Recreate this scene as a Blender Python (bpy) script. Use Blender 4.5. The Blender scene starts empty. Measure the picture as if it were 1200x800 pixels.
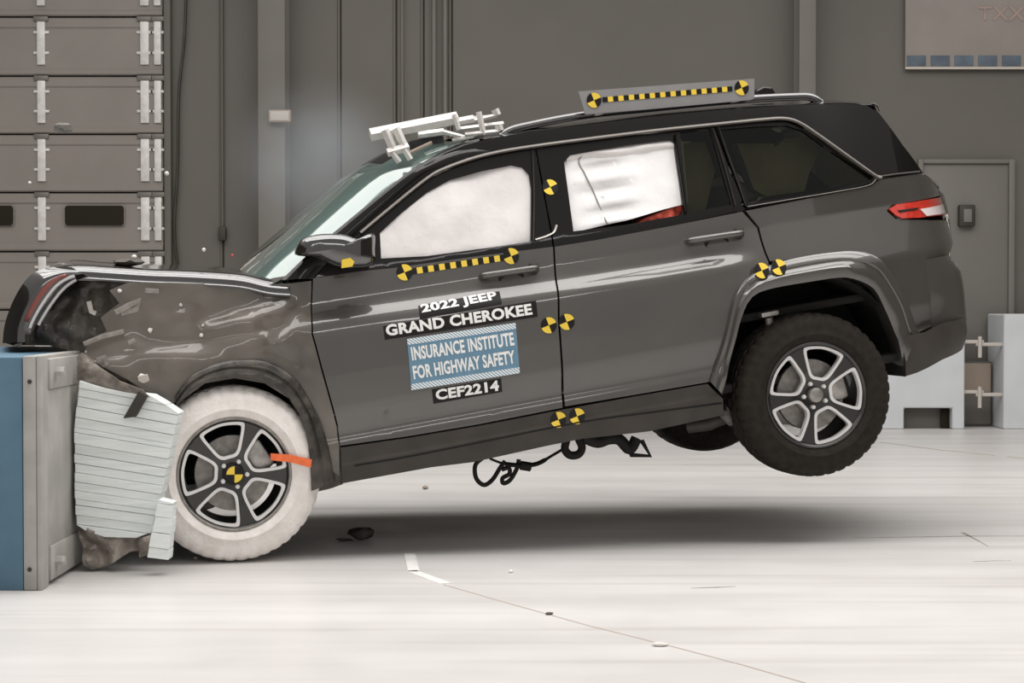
import bpy, bmesh, math, random
import numpy as np
from mathutils import Vector, Matrix, noise, Euler
random.seed(7)
R_ = math.radians
scene = bpy.context.scene
COL = scene.collection

# ------------------------------------------------------------------ camera
FPX, CAM_H = 2250.0, 1.17
TILT = math.atan(50 / FPX)
cam = bpy.data.objects.new('camera', bpy.data.cameras.new('camera'))
COL.objects.link(cam)
cam.data.sensor_width = 36.0
cam.data.lens = FPX * 36.0 / 1200.0
cam.data.clip_end = 200
cam.location = (0, 0, CAM_H)
cam.rotation_euler = (math.pi / 2 - TILT, 0, 0)
scene.camera = cam

# ------------------------------------------------------------------ world, lights, exposure
w = bpy.data.worlds.new('hall_ambient'); scene.world = w
w.use_nodes = True
w.node_tree.nodes['Background'].inputs[0].default_value = (1.0, 0.97, 0.94, 1)
w.node_tree.nodes['Background'].inputs[1].default_value = 0.45

def area(name, loc, sx, sy, power, col=(1, .972, .945), rot=(0, 0, 0)):
    d = bpy.data.lights.new(name, 'AREA'); d.shape = 'RECTANGLE'
    d.size, d.size_y, d.energy, d.color = sx, sy, power, col
    o = bpy.data.objects.new(name, d); COL.objects.link(o)
    o.location, o.rotation_euler = loc, rot
    return o
# overhead lamp rows over the crash hall; row behind the camera is added fill
for y, p in ((-3.5, 420), (7.0, 345), (9.2, 320), (11.4, 235), (13.8, 130)):
    area('overhead_lamp_and_fill_row', (0.3, y, 6.6), 12.0 if y < 10 else 15.0, 1.8, p)

scene.view_settings.view_transform = 'Standard'
scene.view_settings.look = 'None'
scene.view_settings.gamma = 1.0
scene.view_settings.use_curve_mapping = False
scene.view_settings.exposure = 0.0

# ------------------------------------------------------------------ pixel <-> place helpers
CAMP = np.array([0, 0, CAM_H])
def ray(px, py):
    d = np.array([(px - 600) / FPX, 1.0, -(py - 400) / FPX]); c, s = math.cos(TILT), math.sin(TILT)
    return np.array([d[0], d[1] * c + d[2] * s, -d[1] * s + d[2] * c])
def at(px, py, y):
    r = ray(px, py); return CAMP + r * (y / r[1])
def on_floor(px, py, z=0.0):
    r = ray(px, py); return CAMP + r * ((z - CAM_H) / r[2])
PSI, TH = R_(13), R_(9.5)
cz, sz, cy, sy = math.cos(PSI), math.sin(PSI), math.cos(-TH), math.sin(-TH)
RC = np.array([[cz, -sz, 0], [sz, cz, 0], [0, 0, 1]]) @ np.array([[cy, 0, sy], [0, 1, 0], [-sy, 0, cy]])
CAR_O = at(275, 556, 8.45)
def loc(px, py, Y):
    o = RC.T @ (CAMP - CAR_O); d = RC.T @ ray(px, py); t = (Y - o[1]) / d[1]; p = o + d * t
    return float(p[0]), float(p[2])

# car side surface: depth of the skin as a function of height, softened
_tab = np.array([(-.6, .20), (-.30, .12), (-.15, .055), (-.11, .045), (-.02, .022), (.015, .016), (.05, .016), (.075, .028), (.10, .026), (.20, .010),
                 (.35, .005), (.45, .006), (.53, .010), (.565, .016), (.585, .024), (.60, .034), (.612, .043), (.636, .064), (.645, .070), (.683, .087), (.69, .086), (.80, .100), (.83, .108), (1.0, .160),
                 (1.22, .228), (1.30, .254), (1.33, .268), (1.35, .315), (1.365, .37), (1.5, .9)])
_zs = np.linspace(-.6, 1.5, 1401); _ys = np.interp(_zs, _tab[:, 0], _tab[:, 1])
_k = np.exp(-.5 * (np.arange(-14, 15) * .0015 / .007) ** 2); _k /= _k.sum()
_ys2 = np.convolve(np.pad(_ys, 14, mode='edge'), _k, 'valid')
def Yside(X, Z):
    sh = .045 * min(1, max(0, (X - .5) / 1.6)) * math.exp(-((Z - .58) / .075) ** 2)
    y = float(np.interp(Z + sh, _zs, _ys2))
    if X > 2.35 and .44 < Z < .70:
        k = min(1, (X - 2.35) / .25); y = y * (1 - k) + k * (.006 + .081 * (Z - .44) / .25 if Z < .69 else .087)
    y += .010 * ((X - 1.7) / 1.3) ** 2
    if X > 2.85: y += .28 * (X - 2.85) ** 2 + 1.6 * max(0, X - 3.42) ** 2
    return y
def S(px, py, off=0.0, f=None):
    f = f or Yside; g = lambda Y: f(*loc(px, py, Y)) + off - Y
    Y0 = -.32; g0 = g(Y0); best = (abs(g0), Y0)
    while Y0 < .9:
        Y1 = Y0 + .04; g1 = g(Y1)
        if abs(g1) < best[0]: best = (abs(g1), Y1)
        if g0 > 0 >= g1:
            for _ in range(14):
                Ym = (Y0 + Y1) / 2
                if g(Ym) > 0: Y0 = Ym
                else: Y1 = Ym
            return loc(px, py, (Y0 + Y1) / 2)
        Y0, g0 = Y1, g1
    return loc(px, py, best[1])
def SS(pts, off=0.0, f=None): return [S(x, y, off, f) for x, y in pts]

# ------------------------------------------------------------------ materials
def mat(name, col, rough=.6, metal=0., coat=0., var=0., vscale=8., bump=0., bscale=60., col2=None, emit=None, spec=.5, detail=4, stretch=None):
    m = bpy.data.materials.new(name); m.use_nodes = True
    nt = m.node_tree; b = nt.nodes['Principled BSDF']
    b.inputs['Base Color'].default_value = (*col, 1); b.inputs['Roughness'].default_value = rough
    b.inputs['Metallic'].default_value = metal; b.inputs['Coat Weight'].default_value = coat
    b.inputs['Coat Roughness'].default_value = .05; b.inputs['Coat IOR'].default_value = 1.65; b.inputs['Specular IOR Level'].default_value = spec
    tc = nt.nodes.new('ShaderNodeTexCoord'); src = tc.outputs['Object']
    if stretch:
        mp = nt.nodes.new('ShaderNodeMapping'); mp.inputs['Scale'].default_value = stretch
        nt.links.new(src, mp.inputs['Vector']); src = mp.outputs['Vector']
    if var or col2:
        n = nt.nodes.new('ShaderNodeTexNoise'); n.inputs['Scale'].default_value = vscale; n.inputs['Detail'].default_value = detail
        nt.links.new(src, n.inputs['Vector'])
        r = nt.nodes.new('ShaderNodeValToRGB')
        c2 = col2 or tuple(min(1, c * (1 + var)) for c in col); c1 = tuple(c * (1 - var) for c in col)
        r.color_ramp.elements[0].position = .35; r.color_ramp.elements[1].position = .68
        r.color_ramp.elements[0].color = (*c1, 1); r.color_ramp.elements[1].color = (*c2, 1)
        nt.links.new(n.outputs['Fac'], r.inputs['Fac']); nt.links.new(r.outputs['Color'], b.inputs['Base Color'])
    if bump:
        n2 = nt.nodes.new('ShaderNodeTexNoise'); n2.inputs['Scale'].default_value = bscale; n2.inputs['Detail'].default_value = 5
        nt.links.new(src, n2.inputs['Vector'])
        bp = nt.nodes.new('ShaderNodeBump'); bp.inputs['Strength'].default_value = bump; bp.inputs['Distance'].default_value = .02
        nt.links.new(n2.outputs['Fac'], bp.inputs['Height']); nt.links.new(bp.outputs['Normal'], b.inputs['Normal'])
    if name == 'hood_gloss': b.inputs['Coat IOR'].default_value = 2.0
    return m
def glass(name, tint, gloss=.06, dust=None, dustf=0.):
    m = bpy.data.materials.new(name); m.use_nodes = True; nt = m.node_tree; nt.nodes.clear()
    out = nt.nodes.new('ShaderNodeOutputMaterial'); tr = nt.nodes.new('ShaderNodeBsdfTransparent'); gl = nt.nodes.new('ShaderNodeBsdfGlossy')
    tr.inputs[0].default_value = (*tint, 1); gl.inputs['Roughness'].default_value = .03; gl.inputs['Color'].default_value = (.9, .95, .93, 1)
    mx = nt.nodes.new('ShaderNodeMixShader'); lw = nt.nodes.new('ShaderNodeLayerWeight'); lw.inputs['Blend'].default_value = .5; fr = nt.nodes.new('ShaderNodeMath'); fr.operation = 'POWER'; fr.inputs[1].default_value = 4.5; nt.links.new(lw.outputs['Facing'], fr.inputs[0])
    ad = nt.nodes.new('ShaderNodeMath'); ad.inputs[1].default_value = gloss; nt.links.new(fr.outputs[0], ad.inputs[0])
    nt.links.new(ad.outputs[0], mx.inputs[0]); last = tr.outputs[0]
    if dust:
        df = nt.nodes.new('ShaderNodeBsdfDiffuse'); df.inputs[0].default_value = (*dust, 1)
        m2 = nt.nodes.new('ShaderNodeMixShader'); m2.inputs[0].default_value = dustf
        nt.links.new(tr.outputs[0], m2.inputs[1]); nt.links.new(df.outputs[0], m2.inputs[2]); last = m2.outputs[0]
    nt.links.new(last, mx.inputs[1]); nt.links.new(gl.outputs[0], mx.inputs[2]); nt.links.new(mx.outputs[0], out.inputs[0])
    return m
M = dict(
    paint=mat('grey_paint', (.062, .057, .051), .36, .1, 1.0, var=.08, vscale=3),
    dusty_hazy=mat('dusty_hazy_paint', (.076, .065, .053), .46, .1, .6, vscale=4, col2=(.138, .119, .098), detail=8, bump=.15, bscale=9),  # dust on the paint, with the haze over the fender lightened into its colour
    black=mat('gloss_black', (.004, .0035, .003), .3, 0, .35, spec=.15),
    hoodblack=mat('hood_gloss', (.006, .005, .0045), .2, 0, 1.0),
    clad=mat('cladding', (.036, .030, .024), .55, var=.2, bump=.05, bscale=200),
    dark=mat('dark_cavity', (.010, .009, .008), .8, var=.3, bump=.1),
    crush=mat('crushed_metal', (.022, .019, .016), .5, .2, .2, vscale=14, col2=(.085, .072, .060), bump=.5, bscale=22, detail=8),
    rubber=mat('tyre_rubber', (.019, .015, .011), .8, spec=.25, var=.25, vscale=30, bump=.1, bscale=120),
    chalk=mat('chalked_tyre', (.80, .75, .705), .9, vscale=16, col2=(.92, .885, .85), detail=9, bump=.25, bscale=70),
    alloy_dark=mat('dark_alloy', (.035, .033, .031), .35, .6, .5),
    alloy=mat('machined_alloy', (.74, .73, .72), .35, .35),
    steel=mat('brushed_steel', (.42, .40, .38), .42, .8, var=.15, vscale=40),
    disc=mat('brake_steel', (.30, .28, .26), .5, .6, var=.2, vscale=30),
    chrome=mat('satin_trim', (.17, .155, .14), .45, .3),
    white=mat('white_fabric', (.76, .73, .72), .85, var=.04, vscale=12, bump=.35, bscale=10),
    white2=mat('white_fabric_bright', (.86, .85, .845), .85, var=.03, vscale=12, bump=.25, bscale=12),
    seam=mat('seam_grey', (.28, .26, .25), .8),
    red=mat('red_fabric', (.50, .075, .045), .8, var=.3, vscale=30),
    redlens=mat('red_lens', (.55, .035, .02), .15, 0, 1.0, var=.15, vscale=40),
    clearlens=mat('clear_lens', (.85, .74, .74), .15, 0, 1.0),
    redreflect=mat('red_reflection', (.24, .045, .03), .35, 0, .5),
    seat=mat('seat_cloth', (.055, .050, .042), .85, var=.2, bump=.15, bscale=80),
    khaki=mat('khaki_fabric', (.36, .35, .26), .85, var=.12, vscale=7, bump=.2, bscale=12),
    yellow=mat('marker_yellow', (.86, .61, .06), .5),
    tape=mat('black_tape', (.007, .006, .005), .5, spec=.3),
    ink=mat('white_print', (.86, .86, .84), .6),
    blue=mat('blue_sticker', (.135, .265, .375), .5, var=.06, vscale=20),
    orange=mat('orange_tape', (.86, .17, .05), .6, var=.1, vscale=40),
    webbing=mat('black_webbing', (.014, .012, .010), .8),
    mount=mat('white_enamel', (.62, .60, .57), .45, .1, var=.08, vscale=30),
    board=mat('board_grey', (.25, .245, .245), .6, var=.05),
    barrier_blue=mat('barrier_blue', (.075, .155, .225), .6, vscale=5, col2=(.10, .19, .265), detail=8),
    barrier_steel=mat('barrier_steel', (.335, .325, .305), .55, .1, vscale=6, col2=(.44, .425, .40), detail=8),
    honey=mat('honeycomb_aluminium', (.76, .81, .80), .65, .0, vscale=4, col2=(.89, .93, .92), stretch=(1, 1, 14), detail=8, bump=.3, bscale=30),
    foil=mat('crumpled_foil', (.27, .24, .21), .5, .35, var=.35, vscale=18, bump=.5, bscale=25),
    wall=mat('wall_paint', (.122, .112, .098), .6, var=.05, vscale=1.2, detail=8),
    column=mat('column_paint', (.165, .154, .138), .6, var=.05, vscale=2),
    door=mat('door_paint', (.235, .212, .190), .55, var=.05, vscale=2, detail=8),
    galv=mat('galvanised', (.66, .65, .62), .5, .15, var=.1, vscale=20),
    void=mat('window_dark', (.016, .012, .006), .6, spec=.2),
    conc=mat('white_block', (.60, .62, .64), .75, var=.05, vscale=3, detail=8),
    banner=mat('banner_cloth', (.27, .243, .22), .8, var=.05, vscale=3),
    bannerblue=mat('banner_blue', (.105, .135, .17), .8, var=.2, vscale=6),
    bannerink=mat('banner_print', (.36, .27, .24), .8),
    beige=mat('beige_box', (.36, .29, .235), .6),
    cream=mat('cream_metal', (.52, .48, .43), .6),
    floormark=mat('floor_tape', (.80, .79, .77), .6, var=.06),
    crack=mat('floor_joint', (.42, .36, .31), .8),
    scuff=mat('tyre_scuff', (.30, .27, .24), .8, var=.3, vscale=12),
    debris=mat('debris_plastic', (.07, .06, .05), .6, var=.3),
    chip=mat('pale_chip', (.75, .72, .68), .5),
    windshield=glass('windshield_glass', (.42, .60, .56), .32, (.22, .33, .31), .55),
    privacy=glass('privacy_glass', (.22, .215, .17), .03),
    clear=glass('side_glass', (.80, .84, .82), .03),
)
# hatched sticker edge (printed)
def hatch():
    m = mat('hatched_print', (.5, .5, .5), .6); nt = m.node_tree
    wv = nt.nodes.new('ShaderNodeTexWave'); wv.inputs['Scale'].default_value = 42; wv.bands_direction = 'DIAGONAL'
    tc = nt.nodes.new('ShaderNodeTexCoord'); nt.links.new(tc.outputs['Object'], wv.inputs['Vector'])
    r = nt.nodes.new('ShaderNodeValToRGB'); r.color_ramp.elements[0].color = (.20, .33, .43, 1); r.color_ramp.elements[1].color = (.82, .85, .86, 1)
    r.color_ramp.elements[0].position = .25; r.color_ramp.elements[1].position = .5
    nt.links.new(wv.outputs['Fac'], r.inputs['Fac']); nt.links.new(r.outputs['Color'], nt.nodes['Principled BSDF'].inputs['Base Color'])
    return m
M['hatch'] = hatch()
# polished concrete floor: pale, worn, long travel-direction streaks
def floor_mat():
    m = mat('polished_concrete', (.66, .62, .585), .42); nt = m.node_tree; b = nt.nodes['Principled BSDF']
    tc = nt.nodes.new('ShaderNodeTexCoord')
    def nz(scale, stretch, det=8):
        mp = nt.nodes.new('ShaderNodeMapping'); mp.inputs['Scale'].default_value = stretch; nt.links.new(tc.outputs['Object'], mp.inputs[0])
        n = nt.nodes.new('ShaderNodeTexNoise'); n.inputs['Scale'].default_value = scale; n.inputs['Detail'].default_value = det
        nt.links.new(mp.outputs[0], n.inputs['Vector']); return n
    n1 = nz(1.0, (.35, 2.2, 1)); n2 = nz(3.0, (1, 1, 1)); n3 = nz(2.0, (.12, 3.2, 1), 6)
    r1 = nt.nodes.new('ShaderNodeValToRGB'); r1.color_ramp.elements[0].color = (.585, .565, .55, 1); r1.color_ramp.elements[1].color = (.70, .68, .668, 1)
    r1.color_ramp.elements[0].position = .3; r1.color_ramp.elements[1].position = .62
    nt.links.new(n1.outputs['Fac'], r1.inputs['Fac'])
    r3 = nt.nodes.new('ShaderNodeValToRGB'); r3.color_ramp.elements[0].color = (.86, .845, .83, 1); r3.color_ramp.elements[1].color = (1, 1, 1, 1)
    r3.color_ramp.elements[0].position = .30; r3.color_ramp.elements[1].position = .46
    nt.links.new(n3.outputs['Fac'], r3.inputs['Fac'])
    mx = nt.nodes.new('ShaderNodeMix'); mx.data_type = 'RGBA'; mx.blend_type = 'MULTIPLY'; mx.inputs['Factor'].default_value = 1
    nt.links.new(r1.outputs[0], mx.inputs['A']); nt.links.new(r3.outputs[0], mx.inputs['B'])
    nt.links.new(mx.outputs['Result'], b.inputs['Base Color'])
    rr = nt.nodes.new('ShaderNodeMapRange'); rr.inputs['To Min'].default_value = .28; rr.inputs['To Max'].default_value = .5
    nt.links.new(n2.outputs['Fac'], rr.inputs['Value']); nt.links.new(rr.outputs[0], b.inputs['Roughness'])
    return m
M['floor'] = floor_mat()

# ------------------------------------------------------------------ mesh helpers
def link(name, me, m=None, parent=None, smooth=False):
    o = bpy.data.objects.new(name, me); COL.objects.link(o)
    if m is not None:
        for q in (m if isinstance(m, (list, tuple)) else [m]): me.materials.append(M[q] if isinstance(q, str) else q)
    if parent is not None: o.parent = parent
    if smooth: me.polygons.foreach_set('use_smooth', [True] * len(me.polygons))
    return o
class MB:
    def __init__(s): s.v, s.f, s.mi = [], [], []
    def add(s, vs, fs, mi=0):
        b = len(s.v); s.v += [tuple(map(float, p)) for p in vs]; s.f += [tuple(b + i for i in f) for f in fs]; s.mi += [mi] * len(fs); return s
    def build(s, name, m, parent=None, smooth=False, angle=None):
        me = bpy.data.meshes.new(name); me.from_pydata(s.v, [], s.f); me.polygons.foreach_set('material_index', s.mi)
        o = link(name, me, m, parent, smooth or angle is not None)
        if angle is not None: me.set_sharp_from_angle(angle=R_(angle))
        me.update(); return o
def boxv(mb, lo, hi, mi=0, bev=0.0, rot=None, about=None):
    bm = bmesh.new(); bmesh.ops.create_cube(bm, size=1.0)
    c = [(lo[i] + hi[i]) / 2 for i in range(3)]; d = [abs(hi[i] - lo[i]) for i in range(3)]
    for v in bm.verts: v.co = Vector([v.co[i] * d[i] for i in range(3)])
    if bev: bmesh.ops.bevel(bm, geom=list(bm.edges), offset=min(bev, min(d) * .45), segments=2, affect='EDGES', profile=.5)
    mt = rot or Matrix.Identity(3)
    bm.verts.index_update()
    mb.add([mt @ v.co + Vector(c) for v in bm.verts], [[v.index for v in f.verts] for f in bm.faces], mi); bm.free(); return mb
def box(name, lo, hi, m, parent=None, bev=0.01, rot=None):
    mb = MB(); boxv(mb, lo, hi, 0, bev, rot); return mb.build(name, m, parent, angle=40)
def tubev(mb, pts, r, n=10, cap=True, mi=0, flat=1.0, up=None):
    pts = [Vector(p) for p in pts]; N = len(pts); rs = r if isinstance(r, (list, tuple)) else [r] * N
    ring = []; prev = None
    for i, p in enumerate(pts):
        t = (pts[min(i + 1, N - 1)] - pts[max(i - 1, 0)]).normalized()
        u = Vector(up) if up else (prev if prev is not None else (Vector((0, 0, 1)) if abs(t.z) < .9 else Vector((1, 0, 0))))
        a = (u - t * u.dot(t)).normalized(); b = t.cross(a); prev = a
        ring += [p + (a * math.cos(2 * math.pi * k / n) * flat + b * math.sin(2 * math.pi * k / n)) * rs[i] for k in range(n)]
    fs = [(i * n + k, i * n + (k + 1) % n, (i + 1) * n + (k + 1) % n, (i + 1) * n + k) for i in range(N - 1) for k in range(n)]
    if cap: fs += [tuple(range(n - 1, -1, -1)), tuple(range((N - 1) * n, N * n))]
    mb.add(ring, fs, mi); return mb
def tube(name, pts, r, m, parent=None, n=10, flat=1.0, up=None):
    return tubev(MB(), pts, r, n, flat=flat, up=up).build(name, m, parent, angle=50)
def lathev(mb, prof, n=48, axis='y', mi=0, close=False, fn=None):
    """prof: (radius, axial) pairs; spins about local Y"""
    vs, P = [], len(prof)
    for k in range(n):
        a = 2 * math.pi * k / n
        for j, (r, h) in enumerate(prof):
            rr = r + (fn(k, j) if fn else 0); vs.append((rr * math.cos(a), h, rr * math.sin(a)))
    fs = []
    for k in range(n):
        k2 = (k + 1) % n
        for j in range(P if close else P - 1):
            j2 = (j + 1) % P; fs.append((k * P + j, k * P + j2, k2 * P + j2, k2 * P + j))
    mb.add(vs, fs, mi); return mb
def prismv(mb, poly, y0, y1, mi=0):
    """poly in (x,z); extruded along y"""
    n = len(poly); vs = [(x, y0, z) for x, z in poly] + [(x, y1, z) for x, z in poly]
    fs = [tuple(range(n)), tuple(range(2 * n - 1, n - 1, -1))] + [(i, i + n, (i + 1) % n + n, (i + 1) % n) for i in range(n)]
    mb.add(vs, fs, mi); return mb
def prism(name, poly, y0, y1, m, parent=None, bev=0.0):
    mb = prismv(MB(), poly, y0, y1)
    if bev:
        me = bpy.data.meshes.new(name); me.from_pydata(mb.v, [], mb.f); bm = bmesh.new(); bm.from_mesh(me)
        bmesh.ops.recalc_face_normals(bm, faces=bm.faces); bmesh.ops.bevel(bm, geom=list(bm.edges), offset=bev, segments=1, affect='EDGES')
        bm.to_mesh(me); bm.free(); return link(name, me, m, parent)
    return mb.build(name, m, parent)
def smooth_poly(pts, closed=False, sub=4):
    """Catmull-Rom through pts"""
    n = len(pts); out = []
    P = [np.array(p, float) for p in pts]
    for i in range(n if closed else n - 1):
        p0 = P[(i - 1) % n] if closed or i > 0 else P[0]; p1 = P[i]; p2 = P[(i + 1) % n]; p3 = P[(i + 2) % n] if closed or i + 2 < n else P[-1]
        for k in range(sub):
            t = k / sub
            out.append(tuple(.5 * ((2 * p1) + (-p0 + p2) * t + (2 * p0 - 5 * p1 + 4 * p2 - p3) * t * t + (-p0 + 3 * p1 - 3 * p2 + p3) * t ** 3)))
    if not closed: out.append(tuple(P[-1]))
    return out
def panel(name, outline, m, parent, f=Yside, off=0.0, depth=.02, grid=.05, holes=(), rim=True, sgn=1):
    """sheet whose outline is given in (X,Z); skin depth Y = f(X,Z)+off; rim folds inward by depth"""
    bm = bmesh.new(); es = []
    for lp in [outline] + list(holes):
        vs = [bm.verts.new((x, 0, z)) for x, z in lp]
        es += [bm.edges.new((vs[i], vs[(i + 1) % len(vs)])) for i in range(len(vs))]
    bmesh.ops.triangle_fill(bm, use_beauty=True, use_dissolve=False, edges=es)
    xs = [v.co.x for v in bm.verts]; zs = [v.co.z for v in bm.verts]
    def cut(lo, hi, no, st):
        c = math.ceil(lo / st) * st
        while c < hi:
            if c > lo + 1e-4: bmesh.ops.bisect_plane(bm, geom=bm.verts[:] + bm.edges[:] + bm.faces[:], plane_co=(c * no[0], 0, c * no[2]), plane_no=no, dist=1e-5)
            c += st
    gz = grid if not isinstance(grid, tuple) else grid[1]; gx = grid if not isinstance(grid, tuple) else grid[0]
    cut(min(xs), max(xs), (1, 0, 0), gx); cut(min(zs), max(zs), (0, 0, 1), gz)
    bm.verts.index_update()
    g = lambda X, Z: f(X, Z) + off
    V, N = [], []
    e = .003
    for v in bm.verts:
        X, Z = v.co.x, v.co.z; V.append((X, g(X, Z), Z))
        N.append(Vector(((g(X + e, Z) - g(X - e, Z)) / (2 * e), -1, (g(X, Z + e) - g(X, Z - e)) / (2 * e))).normalized())
    Fc = []
    for fc in bm.faces:
        ids = [v.index for v in fc.verts]
        if fc.normal.y > 0: ids.reverse()
        Fc.append(tuple(ids))
    if rim:
        for ed in bm.edges:
            if len(ed.link_faces) == 1:
                a, b = ed.verts; fcx = ed.link_faces[0].calc_center_median()
                d = b.co - a.co; nr = Vector((d.z, 0, -d.x)).normalized() if d.length > 1e-9 else Vector((1, 0, 0))
                if nr.dot(fcx - a.co) > 0: nr = -nr
                i0 = len(V); pa, pb = V[a.index], V[b.index]
                V += [pa, pb, (pb[0], pb[1] + depth, pb[2]), (pa[0], pa[1] + depth, pa[2])]; N += [nr] * 4
                q = (i0, i0 + 1, i0 + 2, i0 + 3)
                fn = (Vector(pb) - Vector(pa)).cross(Vector((0, depth, 0)))
                Fc.append(q if fn.dot(nr) > 0 else q[::-1])
    bm.free()
    me = bpy.data.meshes.new(name); me.from_pydata(V, [], Fc)
    o = link(name, me, m, parent, True); me.normals_split_custom_set_from_vertices([tuple(n) for n in N]); return o
def loftv(mb, rows, mi=0):
    n = len(rows[0]); vs = [p for r in rows for p in r]
    mb.add(vs, [(i * n + k, i * n + k + 1, (i + 1) * n + k + 1, (i + 1) * n + k) for i in range(len(rows) - 1) for k in range(n - 1)], mi); return mb
def loft(name, rows, m, parent=None, thick=0.0):
    o = loftv(MB(), rows).build(name, m, parent, smooth=True)
    if thick:
        md = o.modifiers.new('thickness', 'SOLIDIFY'); md.thickness = thick; md.offset = 0
    return o
def thing(name, label, cat, at_=(0, 0, 0), rot=(0, 0, 0), group=None):
    o = bpy.data.objects.new(name, None); COL.objects.link(o); o.empty_display_size = .1
    o.location, o.rotation_euler = at_, rot
    return tag(o, label, cat, group)
def tag(o, label, cat, group=None):
    o['label'] = label; o['category'] = cat
    if group: o['group'] = group
    return o
def struct(o): o['kind'] = 'structure'; return o
def nz3(x, y, z, s=1.0): return noise.noise(Vector((x * s, y * s, z * s)))

# ================================================================== THE SETTING
WY = 17.9
def wx(px): return float(at(px, 350, WY)[0])
def wz(py): return float(at(600, py, WY)[2])
fl = MB(); boxv(fl, (-14, -6, -.1), (14, WY + .3, 0)); struct(fl.build('floor', 'floor'))
# back wall: one backing sheet and separate metal panels, each with a raised rib along its joint
wallb = struct(box('wall_back', (-14, WY + .06, 0), (14, WY + .25, 9), 'wall', bev=0))
joints = [200, 262, 325, 400, 465, 497, 530, 938, 1560]
for a, b in zip(joints[:-1], joints[1:]):
    x0, x1 = wx(a) + .001, wx(b) - .001
    mb = MB(); d = random.uniform(0, .006)
    n = 2; 
    prof = [(x0, WY + .02), (x0 + .008, WY + d)] + [(x1 - .034, WY + d), (x1 - .024, WY - .010), (x1 - .010, WY - .010), (x1, WY + .02)]
    loftv(mb, [[(x, y, z) for x, y in prof] for z in (.12, 9)])
    mb.build('wall_panel', 'wall', wallb)
bb = struct(box('baseboard_back', (wx(200), WY - .03, 0), (14, WY + .05, .12), 'wall', bev=.008))
# side walls and ceiling, out of frame
struct(box('wall_left', (-14.2, -6, 0), (-14, WY + .3, 9), 'wall', bev=0))
struct(box('wall_right', (14, -6, 0), (14.2, WY + .3, 9), 'wall', bev=0))

# sectional overhead door at the left
DX1 = wx(193); DX0 = DX1 - 4.4; SEC = .545; SEC0 = wz(497) + .0
door = struct(thing('door_1', 'beige sectional overhead door with galvanised stiles and small dark windows', 'door', ((DX0 + DX1) / 2, WY - .06, 0)))
door['kind'] = 'structure'; del door['category']
dl = lambda p: (p[0] - door.location.x, p[1] - door.location.y, p[2])
seam_z = [wz(y) for y in (500, 432, 363, 295, 226, 158, 90, 21, -48, -116, -185)]
for i in range(len(seam_z) - 1):
    z0, z1 = seam_z[i] + .008, seam_z[i + 1] - .008
    # each section: flat face, a rolled lip at top and bottom
    prof = [(0, z0), (-.012, z0 + .012), (-.012, z0 + .045), (0, z0 + .06), (0, z1 - .10), (-.012, z1 - .085), (-.012, z1 - .012), (0.0, z1), (.05, z1), (.05, z0)]
    mb = MB(); rows = [[dl((x, WY - .06 + y, z)) for y, z in prof + prof[:1]] for x in (DX0, DX1)]
    loftv(mb, rows); s = mb.build('door_section', 'door', door)
    zs0, zs1 = z0 + .095, z1 - .035
    for px_, w_ in ((52, .075), (172.5, .08), (187.5, .065), (-70, .075), (-190, .075)):
        x = wx(px_)
        m2 = MB(); boxv(m2, dl((x - w_ / 2, WY - .085, zs0)), dl((x + w_ / 2, WY - .055, zs1)), bev=.006)
        for zz in (zs0 + .11, zs1 - .10):
            boxv(m2, dl((x - w_ / 2 - .035, WY - .075, zz - .012)), dl((x + w_ / 2 + .035, WY - .058, zz + .012)), bev=.003)
        m2.build('stile', 'galv', s, angle=40)
        m3 = MB(); boxv(m3, dl((x - w_ / 2 - .03, WY - .09, z1 - .035)), dl((x + w_ / 2 + .03, WY - .058, z1 + .01)), bev=.004)
        m3.build('hinge', 'chrome', s, angle=40)
    if i == 3:
        for a, b in ((78, 149), (-51, 20), (-180, -109)):
            xa, xb, za, zb = wx(a), wx(b), wz(265), wz(241)
            pts = []
            for cx_, cz_, a0 in ((xb - .03, zb - .03, 0), (xa + .03, zb - .03, 90), (xa + .03, za + .03, 180), (xb - .03, za + .03, 270)):
                pts += [(cx_ + .03 * math.cos(R_(a0 + k * 30)) - door.location.x, cz_ + .03 * math.sin(R_(a0 + k * 30))) for k in range(4)]
            fr = prism('window_frame', pts, -.026, .0, 'door', s)
            q = [(x * 1.0, z) for x, z in pts]; cxm = sum(p[0] for p in q) / len(q); czm = sum(p[1] for p in q) / len(q)
            prism('window_pane', [(cxm + (x - cxm) * .97, czm + (z - czm) * .97) for x, z in q], -.031, -.02, 'void', fr)
jm = MB(); boxv(jm, (wx(195), WY - .10, 0), (wx(203), WY + .05, 9), bev=.01); struct(jm.build('trim_1', 'wall', angle=40))
# columns standing in front of the wall
def column(px0, px1, label):
    x0, x1 = wx(px0), wx(px1); t = thing('steel_column', label, 'column', ((x0 + x1) / 2, WY - .2, 0), group='steel columns on the wall')
    h = (x1 - x0) / 2
    box('front_flange', (-h, -.16, 0), (h, -.145, 9), 'column', t, bev=.003)
    box('web', (-.012, -.145, 0), (.012, .17, 9), 'column', t, bev=.002)
    box('rear_flange', (-h, .17, 0), (h, .185, 9), 'column', t, bev=.003)
    box('base_plate', (-h - .04, -.19, 0), (h + .04, .19, .025), 'column', t, bev=.004)
column(309, 340, 'steel wall column with a beige box on it, right of the overhead door')
column(929, 948, 'narrow steel wall column above the rear of the SUV')
jb = thing('junction_box', 'small beige junction box on the left steel column', 'junction box', (wx(335), WY - .42, wz(141)))
box('body', (-.10, -.03, -.055), (.10, .058, .055), 'beige', jb, bev=.008)
box('cover', (-.085, -.036, -.042), (.085, -.03, .042), 'cream', jb, bev=.003)
cd = thing('conduit', 'thin conduit running down the wall right of the overhead door', 'conduit', (wx(262), WY - .02, 0))
tube('pipe', [(0, -.02, wz(270)), (0, -.02, 9)], .012, 'wall', cd)
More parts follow.
